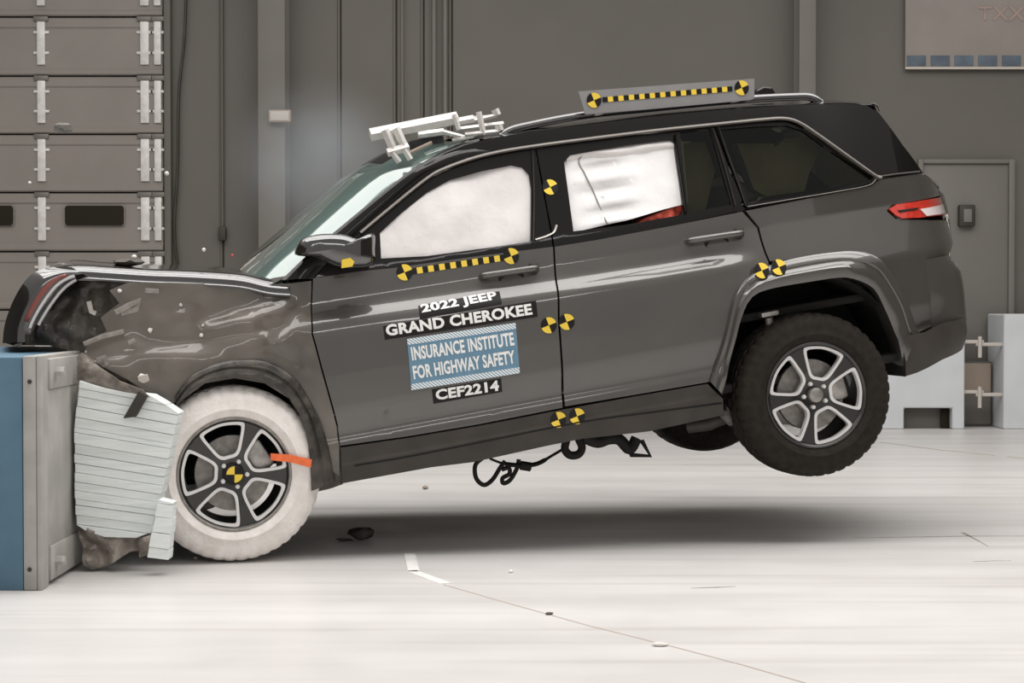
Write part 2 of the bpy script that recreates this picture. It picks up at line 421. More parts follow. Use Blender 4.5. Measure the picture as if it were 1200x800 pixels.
box('end_fitting', (-.035, -.07, wz(282)), (.035, -.005, wz(266)), 'clad', cd)
cb = thing('hanging_cable', 'dark cable hanging down the wall beside the overhead door', 'cable', (wx(215), WY - .03, 0))
tube('cord', [(wx(p) - wx(215), -.03, wz(q)) for p, q in smooth_poly([(222, -60), (219, 40), (212, 110), (210, 200), (206, 270), (212, 330)], sub=6)], .014, 'clad', cb, n=6)
for (p, wd) in ((509, 5), (522, 5), (472, 3)):
    tag(tube('wall_pipe', [(wx(p), WY - .05, .1), (wx(p), WY - .05, 9)], wd / 251., 'column'), {509: 'pale pipe on the wall behind the windshield, left of a pair', 522: 'pale pipe on the wall behind the windshield, right of a pair', 472: 'thin pale pipe on the wall left of the pair'}[p], 'pipe', 'pipes on the back wall')
# banner on the wall, upper right
bx0, bx1, bz0, bz1 = wx(1058), wx(1330), wz(82), wz(-40)
bn = thing('wall_banner', 'pale banner with a row of blue squares along its bottom edge', 'banner', ((bx0 + bx1) / 2, WY - .05, bz0))
hw, hh = (bx1 - bx0) / 2, bz1 - bz0
box('sheet', (-hw, -.012, 0), (hw, .025, hh), 'banner', bn, bev=.003)
for k in range(11):
    x0 = -hw + .035 + k * .22
    if x0 + .17 < hw: box('blue_square', (x0 - .02, -.018, .03), (x0 + .155, -.010, .125), 'bannerblue', bn, bev=.001)
box('edge_strip', (-hw, -.02, .0), (hw, -.01, .02), 'cream', bn, bev=.001)
def text_mesh(s, size=1.0, bold=0.0, width=None):
    cu = bpy.data.curves.new('lettering', 'FONT'); cu.body = s; cu.size = size; cu.offset = bold; cu.resolution_u = 3; cu.fill_mode = 'FRONT'
    cu.space_character = 1.04
    ob = bpy.data.objects.new('lettering', cu); COL.objects.link(ob); dg = bpy.context.evaluated_depsgraph_get(); dg.update()
    me = bpy.data.meshes.new_from_object(ob.evaluated_get(dg)); bpy.data.objects.remove(ob); bpy.data.curves.remove(cu)
    v = np.array([p.co[:] for p in me.vertices]); mn, mx = v.min(0), v.max(0)
    return me, v, mn, mx
me, v, mn, mx = text_mesh('TXX', 1.0, .01)
for p, q in zip(me.vertices, v):
    p.co = (wx(1143) + (q[0] - mn[0]) / (mx[0] - mn[0]) * (wx(1197) - wx(1143)) - bn.location.x, -.0185, wz(25) + (q[1] - mn[1]) / (mx[1] - mn[1]) * (wz(9) - wz(25)) - bz0)
link('faint_lettering', me, 'bannerink', bn)
# personnel door at the right
pd = struct(box('door_2', (wx(1080), WY - .03, 0), (wx(1180), WY + .05, wz(192)), 'column', bev=.006))
box('door_frame', (wx(1180), WY - .06, 0), (wx(1187), WY + .05, wz(187)), 'column', pd, bev=.006)
box('door_frame', (wx(1074), WY - .06, 0), (wx(1080), WY + .05, wz(187)), 'column', pd, bev=.006)
box('door_frame', (wx(1080), WY - .06, wz(192)), (wx(1180), WY + .05, wz(187)), 'column', pd, bev=.006)
rd = thing('wall_reader', 'small dark box on the grey door beside the tail lamp', 'control box', (wx(1130), WY - .06, wz(253)))
box('housing', (-.075, -.05, -.10), (.075, .028, .10), 'clad', rd, bev=.012)
box('window', (-.035, -.056, -.06), (.04, -.05, .06), 'column', rd, bev=.003)
# white concrete blocks at the back right, with joined connectors
BY = 17.2
def bxp(px): return float(at(px, 350, BY)[0])
def bzp(py): return float(at(600, py, BY)[2])
zf = 0.0; zt = bzp(368)
def block(px0, px1, notch, label):
    x0, x1 = bxp(px0), bxp(px1); c = (x0 + x1) / 2
    t = thing('concrete_block', label, 'block', (c, BY, 0), group='white blocks on the floor by the back wall')
    pl = [(x0 - c, 0)]
    if notch: pl += [(bxp(notch[0]) - c, 0), (bxp(notch[0]) - c, bzp(478)), (bxp(notch[1]) - c, bzp(478)), (bxp(notch[1]) - c, 0)]
    pl += [(x1 - c, 0), (x1 - c, zt), (x0 - c, zt)]
    prism('body', pl, 0, .6, 'conc', t, bev=.01)
    return t, c
t1, c1 = block(1030, 1131, (1060, 1117), 'white concrete block with a fork slot under the SUV rear bumper')
box('slot_plate', (bxp(1106) - c1, .10, .0), (bxp(1116) - c1, .12, bzp(480)), 'void', t1)
box('slot_back', (bxp(1061) - c1, .14, .0), (bxp(1116) - c1, .16, bzp(479)), 'wall', t1)
t2, c2 = block(1177, 1262, None, 'white concrete block at the right edge of the picture')
for yy, lb in ((402, 'upper of two pale pin connectors between the white blocks'), (461, 'lower of two pale pin connectors between the white blocks')):
    x0, x1 = bxp(1132), bxp(1176); c = bxp(1150)
    t = thing('pin_connector', lb, 'connector', (c, BY + .05, bzp(yy)), group='pin connectors')
    box('left_strap', (x0 - c - .012, 0, -.004), (.04, .05, .028), 'cream', t, bev=.006)
    box('right_strap', (-.03, 0, -.028), (x1 - c + .012, .05, .004), 'cream', t, bev=.006)
    tube('pin', [(0, -.01, -.13), (0, -.01, .06)], .018, 'cream', t)
ct = thing('grey_cabinet', 'low grey cabinet behind the connectors between the white blocks', 'cabinet', (bxp(1154), BY + .35, 0))
hwc = (bxp(1176) - bxp(1132)) / 2 - .01
box('body', (-hwc, .02, 0), (hwc, .3, bzp(425)), 'wall', ct)
box('upper_door', (-hwc + .01, 0, bzp(462)), (hwc - .01, .02, bzp(427)), 'beige', ct)
box('lower_door', (-hwc + .01, 0, .02), (hwc - .01, .02, bzp(464)), 'wall', ct)

# floor markings: tape corner, saw-cut joint, scuffs
def strip(name, pts, wd, m, lab=None, cat=None, z=.003):
    P = [on_floor(*p) for p in pts]; mb = MB(); vs = []
    for i, p in enumerate(P):
        d = P[min(i + 1, len(P) - 1)] - P[max(i - 1, 0)]; d = d / np.linalg.norm(d); n = np.array([-d[1], d[0], 0]); ww = wd[i] if isinstance(wd, list) else wd
        vs += [(*(p + n * ww / 2)[:2], 0), (*(p - n * ww / 2)[:2], 0), (*(p + n * ww / 2)[:2], z), (*(p - n * ww / 2)[:2], z)]
    fs = []
    for i in range(len(P) - 1):
        a, b = 4 * i, 4 * i + 4; fs += [(a + 2, a + 3, b + 3, b + 2), (a, a + 2, b + 2, b), (a + 1, b + 1, b + 3, a + 3)]
    e = 4 * (len(P) - 1); fs += [(0, 1, 3, 2), (e, e + 2, e + 3, e + 1)]
    o = mb.add(vs, fs).build(name, m)
    return tag(o, lab, cat) if lab else o
tp = thing('tape_corner', 'white tape corner mark on the floor below the front door', 'floor tape', tuple(on_floor(484, 672)))
for pts, wd in (([(480, 649), (485, 670)], .05), ([(482, 669), (522, 684)], .05)):
    o = strip('tape_strip', pts, wd, 'floormark'); o.parent = tp; o.matrix_parent_inverse = Matrix.Translation(-Vector(tp.location))
strip('floor_joint', [(520, 685), (600, 708), (690, 733), (790, 758), (870, 779), (950, 802), (1010, 820)], .009, 'crack', 'thin brown joint line running across the floor from the tape corner', 'floor joint', .001)
strip('floor_line', [(1032, 518), (1100, 527), (1166, 533.5)], .03, 'crack', 'thin brown line on the floor behind the rear wheel', 'floor line', .001)
strip('floor_line', [(1180, 535), (1230, 540)], .03, 'crack', 'thin brown line on the floor below the right white block', 'floor line', .001)
strip('floor_crack', [(1128, 624), (1140, 630), (1158, 640)], [.02, .012, .004], 'scuff', 'short dark diagonal scratch on the floor at right', 'scratch', .001)
strip('scuff_mark', [(1000, 630), (1080, 629), (1135, 628), (1230, 628)], [.004, .016, .02, .004], 'scuff', 'long thin dark scuff on the floor under the rear bumper', 'scuff', .001)
strip('scuff_mark', [(810, 689), (840, 688), (862, 687)], [.004, .02, .004], 'scuff', 'short dark scuff on the floor below the rear door', 'scuff', .001)
strip('scuff_mark', [(1140, 658), (1165, 657), (1185, 657)], [.004, .012, .004], 'scuff', 'faint short scuff on the floor near the right edge', 'scuff', .001)

# ================================================================== THE CAR
car = thing('crashed_suv', 'dark grey SUV nose-down against the barrier with its rear wheels off the floor', 'car', tuple(CAR_O), (0, -TH, PSI))
CY = .98                     # centre plane
XR, ZR = loc(958, 463, 0)    # rear hub
def mirror(o, name=None):
    c = o.copy(); COL.objects.link(c); c.parent = car; c.scale = (1, -1, 1); c.location = (0, 2 * CY, 0)
    for ch in o.children:
        d = ch.copy(); COL.objects.link(d); d.parent = c
    return c
def P3(px, py, off=0.0):
    X, Z = S(px, py, off); return (X, Yside(X, Z) + off, Z)

# ---- pixel outlines on the near side
TRIM = [(422, 273), (460, 241), (500, 209), (522, 197), (556, 185), (590, 177), (635, 170), (680, 164), (760, 154), (835, 146), (895, 140), (920, 139), (937, 144), (960, 159), (995, 184), (1026, 206)]
DOORF = [(367, 326), (366, 372), (367, 391), (378, 432), (389, 471), (396, 498), (399, 523)]
BGAP = [(649, 292), (650, 311), (655, 374), (659, 430), (661, 477)]
RGAP = [(872, 243), (888, 266), (892, 282), (897, 297), (901, 306), (901, 318)]
FLARE_OUT = [(831, 447), (842, 415), (850, 387), (858, 352), (866, 336), (878, 324), (901, 311), (925, 304), (950, 299), (980, 295), (1000, 294), (1020, 298), (1035, 308), (1055, 338), (1067, 367), (1076, 389)]
FLARE_IN = [(847, 463), (852, 444), (860, 410), (870, 372), (882, 348), (905, 338), (950, 330), (985, 325), (1003, 327), (1025, 338), (1037, 360), (1050, 391), (1057, 415), (1061, 436)]

# front door
fd_out = SS([(367, 326), (366, 372), (367, 391), (378, 432), (389, 471), (396, 498), (399, 522), (477, 511), (560, 497), (659.3, 477.5), (657.6, 430), (653.6, 374), (649, 311), (648, 289), (560, 300), (460, 314), (420, 318)])
fdoor = panel('front_door', fd_out, 'paint', car, grid=(.08, .022), depth=.03)
# rear door
rd_out = SS([(650.2, 289), (651.2, 311), (656, 374), (660, 430), (662.3, 476), (740, 463), (830, 447.5)] + FLARE_OUT[1:7] + [(900, 306), (896, 297), (891, 282), (887, 267), (870, 248), (780, 266), (700, 281)])
rdoor = panel('rear_door', rd_out, 'paint', car, grid=(.08, .022), depth=.03)
# quarter panel
qp_out = SS([(874, 247), (889.5, 266), (893.5, 282), (898.5, 297), (902.5, 306)] + FLARE_OUT[7:] + [(1098, 379), (1101, 350), (1105, 312), (1112, 298), (1117, 275), (1116, 258), (1090, 258), (1050, 257), (1039, 247), (1045, 240), (1106, 228), (1092, 212), (1079, 203), (1030, 211), (1022, 218), (960, 230)])
quarter = panel('quarter_panel', qp_out, 'paint', car, grid=(.06, .022), depth=.03)
# arch flares: a rolled band between outer and inner arch line
def band(name, outer, inner, m, parent, o0=-.005, o1=-.030, n=40, bulge=.012, back=.10):
    def resamp(pts):
        p = np.array(smooth_poly(pts, sub=6)); d = np.r_[0, np.cumsum(np.linalg.norm(np.diff(p, axis=0), axis=1))]; t = np.linspace(0, d[-1], n)
        return np.c_[np.interp(t, d, p[:, 0]), np.interp(t, d, p[:, 1])]
    A, B = resamp(SS(outer)), resamp(SS(inner, o1)); rows = []
    for a, b in zip(A, B):
        row = []
        for k, (t, o) in enumerate(((0, .012), (0.0, o0 - .006), (.1, o0 - .016), (.30, o1 * .75), (.34, o1 * .6), (.42, o1 * .62), (.6, o1 - .002), (.85, o1), (1, o1 + .008), (1.0, o1 + .05), (.98, back))):
            q = a + (b - a) * t; qm = q
            y0 = Yside(float(qm[0]), max(float(qm[1]), -.1)); row.append((float(q[0]), y0 + o, float(q[1])))
        rows.append(row)
    o = loftv(MB(), rows).build(name, m, parent, angle=38); return o
rflare = band('rear_arch_flare', FLARE_OUT, FLARE_IN, 'paint', car)
# sill with a stepped cladding
sill_out = SS([(399, 524.3), (477, 513.2), (560, 499.2), (661, 479.6), (740, 465.1), (829, 449.7), (846, 467), (847, 486), (760, 505), (680, 514), (640, 522), (554, 541), (505, 547), (422, 562), (400, 566)], off=0)
def Ysill(X, Z):
    y = Yside(X, Z); s = 1 / (1 + math.exp(-(Z + .045) * 220))
    return y + .012 * s - .014
sill = panel('sill_cladding', sill_out, 'clad', car, f=Ysill, grid=(.1, .012), depth=.12)
# belt and pillars: dark door frames around the window openings
W1 = [(441, 303), (441, 277), (470, 250), (500, 226), (527, 211), (567, 200), (599, 194), (612, 196.5), (620, 205), (622.5, 221), (622, 283), (581, 289), (500, 300)]
W2 = [(661, 190), (668, 182), (735, 170), (786, 164), (790, 168), (801, 245), (797, 252), (735, 263), (672, 271)]
W3 = [(797, 155), (832, 151), (857, 240), (806, 249)]
W4 = [(842, 152), (890, 148), (922, 147), (940, 153), (975, 178), (1021, 208), (1018, 213), (960, 226), (878, 238)]
frame1 = SS([(422, 276), (460, 244), (500, 212), (522, 200), (556, 188), (590, 180), (627, 173.5), (648, 289), (560, 300), (460, 314), (424, 318)])
f1 = panel('front_door_frame', frame1, 'black', fdoor, off=.006, holes=[SS(W1, .006)], depth=.03, grid=.06)
frame2 = SS([(629, 173), (680, 166.5), (760, 156.5), (837, 148), (872, 246), (780, 266), (700, 281), (650, 289)])
f2 = panel('rear_door_frame', frame2, 'black', rdoor, off=.006, holes=[SS(W2, .006), SS(W3, .006)], depth=.03, grid=.06)
frame4 = SS([(839, 148), (895, 143), (920, 142), (936, 147), (958, 161), (994, 187), (1024, 207), (1022, 216), (960, 229), (876, 244)])
f4 = panel('quarter_window_frame', frame4, 'black', quarter, off=.006, holes=[SS(W4, .006)], depth=.03, grid=.06)
panel('quarter_window_pane', SS(W4, .012), 'privacy', quarter, off=.014, rim=False, grid=.1)
panel('vent_window_pane', SS(W3, .012), 'privacy', rdoor, off=.014, rim=False, grid=.1)
# satin trim strip over the side windows, and divider strips
def ribbon(name, pts, r, m, parent, off=-.004, sub=5, flat=.5):
    sm = smooth_poly(pts, sub=sub); return tube(name, [P3(x, y, off) for x, y in sm], r, m, parent, n=8, flat=flat)
ribbon('window_trim', TRIM + [(1031, 207)], .017, 'chrome', car)
ribbon('window_trim_lower', [(1029, 207), (1050, 204), (1077, 201)], .008, 'clad', car)
ribbon('window_trim_lower', [(876, 242), (930, 233), (980, 224.5), (1018, 217), (1027, 208)], .005, 'chrome', car)
ribbon('pillar_strip', [(835, 150), (848, 190), (862, 241)], .005, 'clad', rdoor)
ribbon('pillar_strip', [(842, 148), (858, 195), (874, 241)], .005, 'clad', quarter)
ribbon('pillar_strip', [(791, 158), (797, 200), (804, 250)], .009, 'black', rdoor)
ribbon('door_edge_strip', [(624, 176), (626, 230), (625, 284)], .007, 'clad', fdoor)
# B-pillar bracket (exposed pale latch cover at the foot)
ribbon('pillar_latch_cover', [(627, 281), (640, 277), (649, 272), (652, 264)], .012, 'steel', rdoor, off=.0)
# upper body side between the trim and the roof edge (black)
ROOFE = [(404, 268), (440, 237), (480, 206), (500, 192), (522, 179), (545, 170), (567, 164), (590, 160), (650, 151), (680, 147), (760, 137), (820, 131), (880, 126), (940, 123), (985, 121), (1015, 123), (1030, 132), (1058, 170), (1082, 203), (1078, 204), (1030, 209)]
up = SS(ROOFE) + SS([(1024, 204), (995, 182), (960, 157), (937, 142), (920, 137), (895, 138), (835, 144), (760, 152), (680, 162), (635, 168), (590, 175), (556, 183), (522, 194), (500, 206), (460, 238), (424, 270)])
upper = panel('roof_side_rail', up, 'black', car, off=.001, depth=.03, grid=(.06, .03))
# ---- roof skin
edge = [P3(x, y) for x, y in smooth_poly([(567, 163), (620, 155), (680, 146.5), (760, 136.5), (820, 130.5), (880, 125.5), (940, 122.5), (985, 120.5), (1012, 122)], sub=3)]
rows = []
for (X, Y, Z) in edge:
    row = []
    for k in range(17):
        u = k / 16; yy = Y + (2 * CY - 2 * Y) * u; e = 1 - (2 * u - 1) ** 2
        row.append((X + .06 * e * (1 if X > 3.1 else -1) * (1 if (X > 3.1 or X < 1.6) else 0), yy, Z + .055 * e ** .8))
    rows.append(row)
loft('roof', rows, 'hoodblack', car)
# rear spoiler
sp = SS([(985, 120), (1015, 121), (1024, 122)]); rows = []
X0, Z0 = S(980, 121); X1, Z1 = S(1026, 123); X2, Z2 = S(1031, 132); X3, Z3 = S(1012, 134)
for k in range(15):
    u = k / 14; e = 1 - (2 * u - 1) ** 2; yy = .34 + (2 * CY - .68) * u
    rows.append([(X0 + .05 * e, yy, Z0 + .04 * e ** .8), (X1 + .09 * e, yy, Z1 + .035 * e), (X2 + .10 * e, yy, Z2 + .03 * e), (X3 + .05 * e, yy, Z3 + .01 * e)])
spo = loft('rear_spoiler', rows, 'black', car, .01)
ribbon('spoiler_tip_highlight', [(1022, 121), (1028, 124), (1031, 130)], .008, 'chrome', car, off=.02)  # pale strip stands in for the highlight on the spoiler tip
# ---- tailgate: closed rear, bowed
tail = [(1020, 130), (1040, 148), (1062, 178), (1083, 205), (1095, 214), (1107, 229), (1114, 245), (1118, 262), (1118, 280), (1115, 297), (1116, 310)]
te = [S(x - 2, y) for x, y in tail]; rows = []
for (X, Z) in te:
    y0 = Yside(X, Z) + .004
    rows.append([(X + .10 * (1 - (2 * k / 16 - 1) ** 2) - .002, y0 + (2 * CY - 2 * y0) * k / 16, Z) for k in range(17)])
tgl = loft('rear_window', rows[:5], 'privacy', car); tg = loft('tailgate', rows[3:], 'paint', car, .012)
ribbon('tailgate_edge', [(1083, 204), (1093, 212), (1107, 228)], .008, 'chrome', car, off=.004)
# ---- rear bumper: wrapped round the corner
def sil(tab, py): return float(np.interp(py, [q[0] for q in tab], [q[1] for q in tab]))
def corner_ring(X0, Xr, z_of, y0, n=14, yc=.48, p=.85):
    pts = []
    for k in range(n + 1):
        a = math.pi / 2 * k / n; X = X0 + (Xr - X0) * math.sin(a) ** p; Y = y0 + (yc - y0) * (1 - math.cos(a) ** p); pts.append((X, Y, z_of(X)))
    for k in range(1, 7): u = k / 12; Y = yc + (2 * CY - 2 * yc) * u; X = Xr + .07 * (1 - (2 * u - 1) ** 2); pts.append((X, Y, z_of(Xr)))
    return pts + [(x, 2 * CY - y, z) for x, y, z in pts[-2::-1]]
X0p = loc(1088, 340, .12)[0]; rows = []
for px_, py_ in ((1111, 297), (1115, 301), (1124, 309), (1130, 316), (1133, 328), (1135, 342), (1137, 358), (1138, 374)):
    Xr, Z = loc(px_ + 1.5, py_, .30); rows.append(corner_ring(min(X0p, Xr - .15), Xr, lambda X, Z=Z: Z, Yside(X0p, Z) + .006))
loft('bumper_cover', rows, 'paint', car)
tl = [loc(x, y, .12 if x < 1110 else .3) for x, y in ((1060, 392), (1076, 389.5), (1098, 379), (1112, 373), (1137, 371))]
bl_ = [loc(x, y, .12 if x < 1110 else .3) for x, y in ((1050, 442), (1062, 440), (1083, 431), (1104, 421), (1134, 405))]
X0c = loc(1053, 415, .1)[0]; rows = []
for t in np.linspace(0, 1, 9):
    Xr = loc(1138 - 6 * t * t, 385, .30)[0] + .012 * math.sin(math.pi * t)
    zf_ = lambda X, t=t: float(np.interp(X, [q[0] for q in tl], [q[1] for q in tl]) * (1 - t) + np.interp(X, [q[0] for q in bl_], [q[1] for q in bl_]) * t)
    rows.append(corner_ring(X0c, Xr, zf_, Yside(X0c, .05) - .022 + .03 * t * t))
rb = loft('rear_bumper', rows, 'clad', car)
ribbon('bumper_reflector', [(1127, 366), (1136, 360)], .009, 'cream', car, off=.0)
ribbon('bumper_glint', [(1117, 307), (1127, 315)], .007, 'chrome', car, off=.0)  # bright strip laid on as a glint along the bumper ledge
# tail lamp
lamp = panel('tail_lamp', SS([(1041, 245), (1050, 239.5), (1106, 230), (1114, 235), (1115, 247), (1108, 251), (1077, 255), (1056, 256), (1049, 252)]), 'redlens', car, off=-.008, depth=.04, grid=.05)
panel('clear_lens', SS([(1077, 245), (1111, 238), (1111, 249), (1085, 253)]), 'clearlens', lamp, off=-.013, depth=.006, grid=.05)
panel('lamp_bezel', SS([(1051, 246.5), (1076, 243), (1074, 245.5), (1054, 249)]), 'tape', lamp, off=-.012, depth=.004)
tip = S(1117, 253)
box('lamp_corner', (tip[0] - .02, Yside(*tip) - .004, tip[1] - .015), (tip[0] + .012, Yside(*tip) + .02, tip[1] + .012), 'cream', lamp, .004)
# door handles
def handle(x0, y0, x1, y1, par):
    a, b = P3(x0, y0, -.004), P3(x1, y1, -.004); mid = P3((x0 + x1) / 2, (y0 + y1) / 2 + 4, -.002)
    cup = P3((x0 + x1) / 2 + 3, (y0 + y1) / 2 + 7, .0)
    h = MB(); pts = [Vector(a), Vector(a) + Vector((.02, -.03, 0)), Vector(b) + Vector((-.02, -.035, 0)), Vector(b)]
    sm = smooth_poly([tuple(p) for p in pts], sub=4)
    tubev(h, sm, .018, 10, flat=.9); o = h.build('door_handle', 'paint', par, angle=50)
    c = MB(); lathev(c, [(0.0, .006), (.03, .004), (.052, -.003), (.056, 0.0)], 24); cc = c.build('handle_cup', 'tape', par, smooth=True); cc.location = cup; cc.scale = (1.1, 1, .6)
    box('handle_cap', (b[0] - .022, b[1] - .03, b[2] - .02), (b[0] + .016, b[1] + .01, b[2] + .024), 'clad', par, .006)
handle(566, 323, 626, 314, fdoor); handle(808, 282, 866, 273, rdoor)
# mirrored far side of the body
for o in (fdoor, rdoor, quarter, rflare, sill, upper, lamp): mirror(o)

# ---- windshield and A-pillars
ws = [(332, 329), (362, 300), (395, 272), (440, 235), (480, 203), (500, 190), (522, 177.5), (545, 168), (567, 163)]
wsp = smooth_poly(ws, sub=3); near = []
_by = np.linspace(0, .9, 181); _bs = np.interp(_by, [0, .12, .25, .4, .88], [.79, .65, .25, .10, 0]); _bb = np.cumsum(_bs) * (_by[1] - _by[0])   # bow of the glass
for i, (x, y) in enumerate(wsp):
    t = i / (len(wsp) - 1); Y = .10 + .22 * t
    X, Z = loc(x, y, Y); near.append((X, Y, Z))
rows = []
for (X, Y, Z) in near:
    t = (Z - near[0][2]) / (near[-1][2] - near[0][2]); row = []
    Wd = 2 * CY - 2 * Y
    for k in range(61):
        u = k / 60; yl = min(u, 1 - u) * Wd; e = min(1, yl / .5)
        row.append((X - float(np.interp(yl, _by, _bb)), Y + Wd * u, Z + .045 * e * t + .02 * e))
    rows.append(row)
cut_ = int(len(rows) * .60)
wsh = loft('windshield', rows[:cut_ + 1], 'windshield', car)
loft('windshield_upper', [r[:13] for r in rows[cut_:]], 'windshield', wsh)
loft('windshield_shade_band', [r[12:] for r in rows[cut_:]], 'black', wsh)
# A-pillar cover between glass edge and door trim
pin = [(366, 327), (392, 299), (424, 272), (462, 239), (500, 208), (520, 197), (540, 189), (560, 183), (575, 179)]
pin = smooth_poly(pin, sub=3); rows = []
for (a, b) in zip(near, pin):
    q = P3(*b, .0); a = Vector(a); q = Vector(q); n_ = Vector((-.12, -.25, .1)).normalized()
    rows.append([tuple(a + Vector((.0, .03, -.02))), tuple(a + Vector((-.008, -.006, .006)))] + [tuple(a.lerp(q, t) + n_ * .018 * math.sin(math.pi * t)) for t in (.15, .35, .6, .85)] + [tuple(q)])
pil = loft('windshield_pillar', rows, 'black', car); mirror(pil)
rows = [[(near[0][0] - .20 * (1 - abs(2 * u - 1) ** 3.4) + dx, near[0][1] + (2 * CY - 2 * near[0][1]) * u, near[0][2] + dz) for u in np.linspace(0, 1, 25)] for dx, dz in ((.02, .02), (-.03, -.0), (-.09, -.02), (-.10, -.06))]
loft('cowl', rows, 'clad', car)
# door mirror
mo = SS([(348, 298), (350, 287), (358, 278), (380, 274), (404, 275), (420, 279), (438, 273), (440, 292), (439, 309), (420, 313), (395, 311), (372, 301), (360, 300)], off=-.16)
cxm = sum(p[0] for p in mo) / len(mo); czm = sum(p[1] for p in mo) / len(mo); rows = []
for o_, s_ in ((-.20, .0), (-.20, .55), (-.185, .85), (-.15, 1.0), (-.08, 1.0), (-.01, .85), (.02, .6)):
    lp = smooth_poly(mo, True, 3); lp.append(lp[0])
    rows.append([(cxm + (x - cxm) * s_ + .0, Yside(cxm, czm) + o_, czm + (z - czm) * s_) for x, z in lp])
mir = loft('door_mirror', rows, 'hoodblack', car); mirror(mir)
q = P3(406, 308, -.205); my = MB(); boxv(my, (q[0] - .035, q[1] - .004, q[2] - .018), (q[0] + .035, q[1], q[2] + .016), bev=.002)
sv = [S(*p, -.2) for p in [(401, 304), (411, 302), (416, 306), (414, 312), (401, 314)]]
panel('mirror_sticker', sv, 'yellow', mir, f=lambda X, Z: Yside(cxm, czm) - .203, rim=True, depth=.004)

sail = panel('mirror_sail', SS([(366, 329), (392, 301), (424, 274), (445, 268), (447, 318), (420, 321), (367, 330)], .01), 'black', car, off=.01, depth=.02); mirror(sail)

def L3(px, py, Y): X, Z = loc(px, py, Y); return (X, Y, Z)
# ---- curtain airbags filling the side windows
def Ybag(X, Z): return Yside(X, Z) + .030 + .020 * nz3(X, 3.1, Z, 5.5) - .022 * math.exp(-((X - 1.05) ** 2 / .25 + (Z - 1.0) ** 2 / .06))
bag1 = panel('front_airbag', SS([(446, 318), (444, 272), (470, 246), (500, 222), (527, 206), (567, 194), (610, 189), (630, 200), (630, 292), (560, 304)], .03), 'white', car, f=Ybag, grid=.03, depth=.12)
def Ybag2(X, Z): return Yside(X, Z) + .028 + .012 * nz3(X, 7.7, Z, 6) + .005 * math.sin(Z * 150) * math.exp(-((X - 1.95) / .12) ** 2)
bag2 = panel('rear_airbag', SS([(655, 192), (660, 180), (700, 172), (796, 160), (800, 168), (806, 238), (775, 246), (735, 258), (712, 263), (665, 274)], .03), 'white2', car, f=Ybag2, grid=.03, depth=.12)
for pts, r in (([(683, 172), (683, 180), (678, 190), (686, 206), (697, 228), (712, 262)], .004),):
    tube('airbag_seam', [(*(lambda q: (q[0], Ybag2(*q) - .002, q[1]))(S(x, y, .028)),) for x, y in smooth_poly(pts, sub=4)], r, 'seam', bag2, n=6)
roll = [(664, 190), (690, 184), (715, 185), (740, 182), (765, 178), (795, 176)]
rows = []
for x, y in smooth_poly(roll, sub=4):
    row = []
    for k in range(9):
        t = k / 8; X, Z = S(x - 2 * t, y - 14 * t, .03); row.append((X, Yside(X, Z) + .032 - .020 * math.sin(math.pi * t) - .005 * nz3(X, 1, Z, 14), Z))
    rows.append(row)
loft('airbag_upper_roll', rows, 'white', bag2)
panel('red_garment', SS([(738, 268), (755, 256), (775, 248), (798, 240), (800, 258), (760, 266)], .05), 'red', car, f=lambda X, Z: Yside(X, Z) + .045 + .02 * nz3(X, 9, Z, 25), grid=.012, depth=.1)
panel('quarter_curtain', SS([(864, 168), (905, 168), (908, 173), (918, 163), (945, 160), (962, 176), (950, 200), (942, 224), (898, 230), (884, 222), (876, 200)], .08), 'khaki', car, f=lambda X, Z: Yside(X, Z) + .08 + .02 * nz3(X, 4, Z, 6), grid=.04, depth=.1)
panel('vent_curtain', SS([(798, 168), (826, 166), (838, 200), (826, 248), (806, 252)], .08), 'khaki', car, f=lambda X, Z: Yside(X, Z) + .08 + .02 * nz3(X, 5, Z, 6), grid=.04, depth=.1)
for nm in ('front_airbag', 'rear_airbag'): mirror(bpy.data.objects[nm])
# ---- cabin: floor pan, firewall, dashboard, seats
box('floor_pan', (.45, .10, -.06), (3.45, 1.86, -.02), 'dark', car)
box('firewall', (.30, .12, -.05), (.36, 1.84, .78), 'dark', car)
box('dashboard', (.38, .14, .45), (.80, 1.82, .74), 'dark', car, bev=.05)
box('cargo_floor', (2.35, .18, .25), (3.45, 1.78, .29), 'dark', car)
for o in (quarter,):
    pass
def seat(x, y, wd, par, headrests):
    s = MB(); boxv(s, (x, y - wd / 2, .16), (x + .52, y + wd / 2, .32), bev=.06); o = s.build('seat', 'seat', par, angle=60)
    rot = Matrix.Rotation(R_(16), 3, 'Y')
    b = MB(); boxv(b, (x + .46, y - wd / 2, .28), (x + .62, y + wd / 2, .92), bev=.06, rot=rot); b.build('backrest', 'seat', o, angle=60)
    for hy in headrests:
        h = MB(); boxv(h, (x + .60, y + hy - .13, .95), (x + .70, y + hy + .13, 1.12), bev=.045, rot=rot); h.build('headrest', 'seat', o, angle=60)
seat(.98, .55, .52, car, [0]); seat(.98, 1.41, .52, car, [0]); seat(1.95, .98, 1.36, car, [-.45, .45])
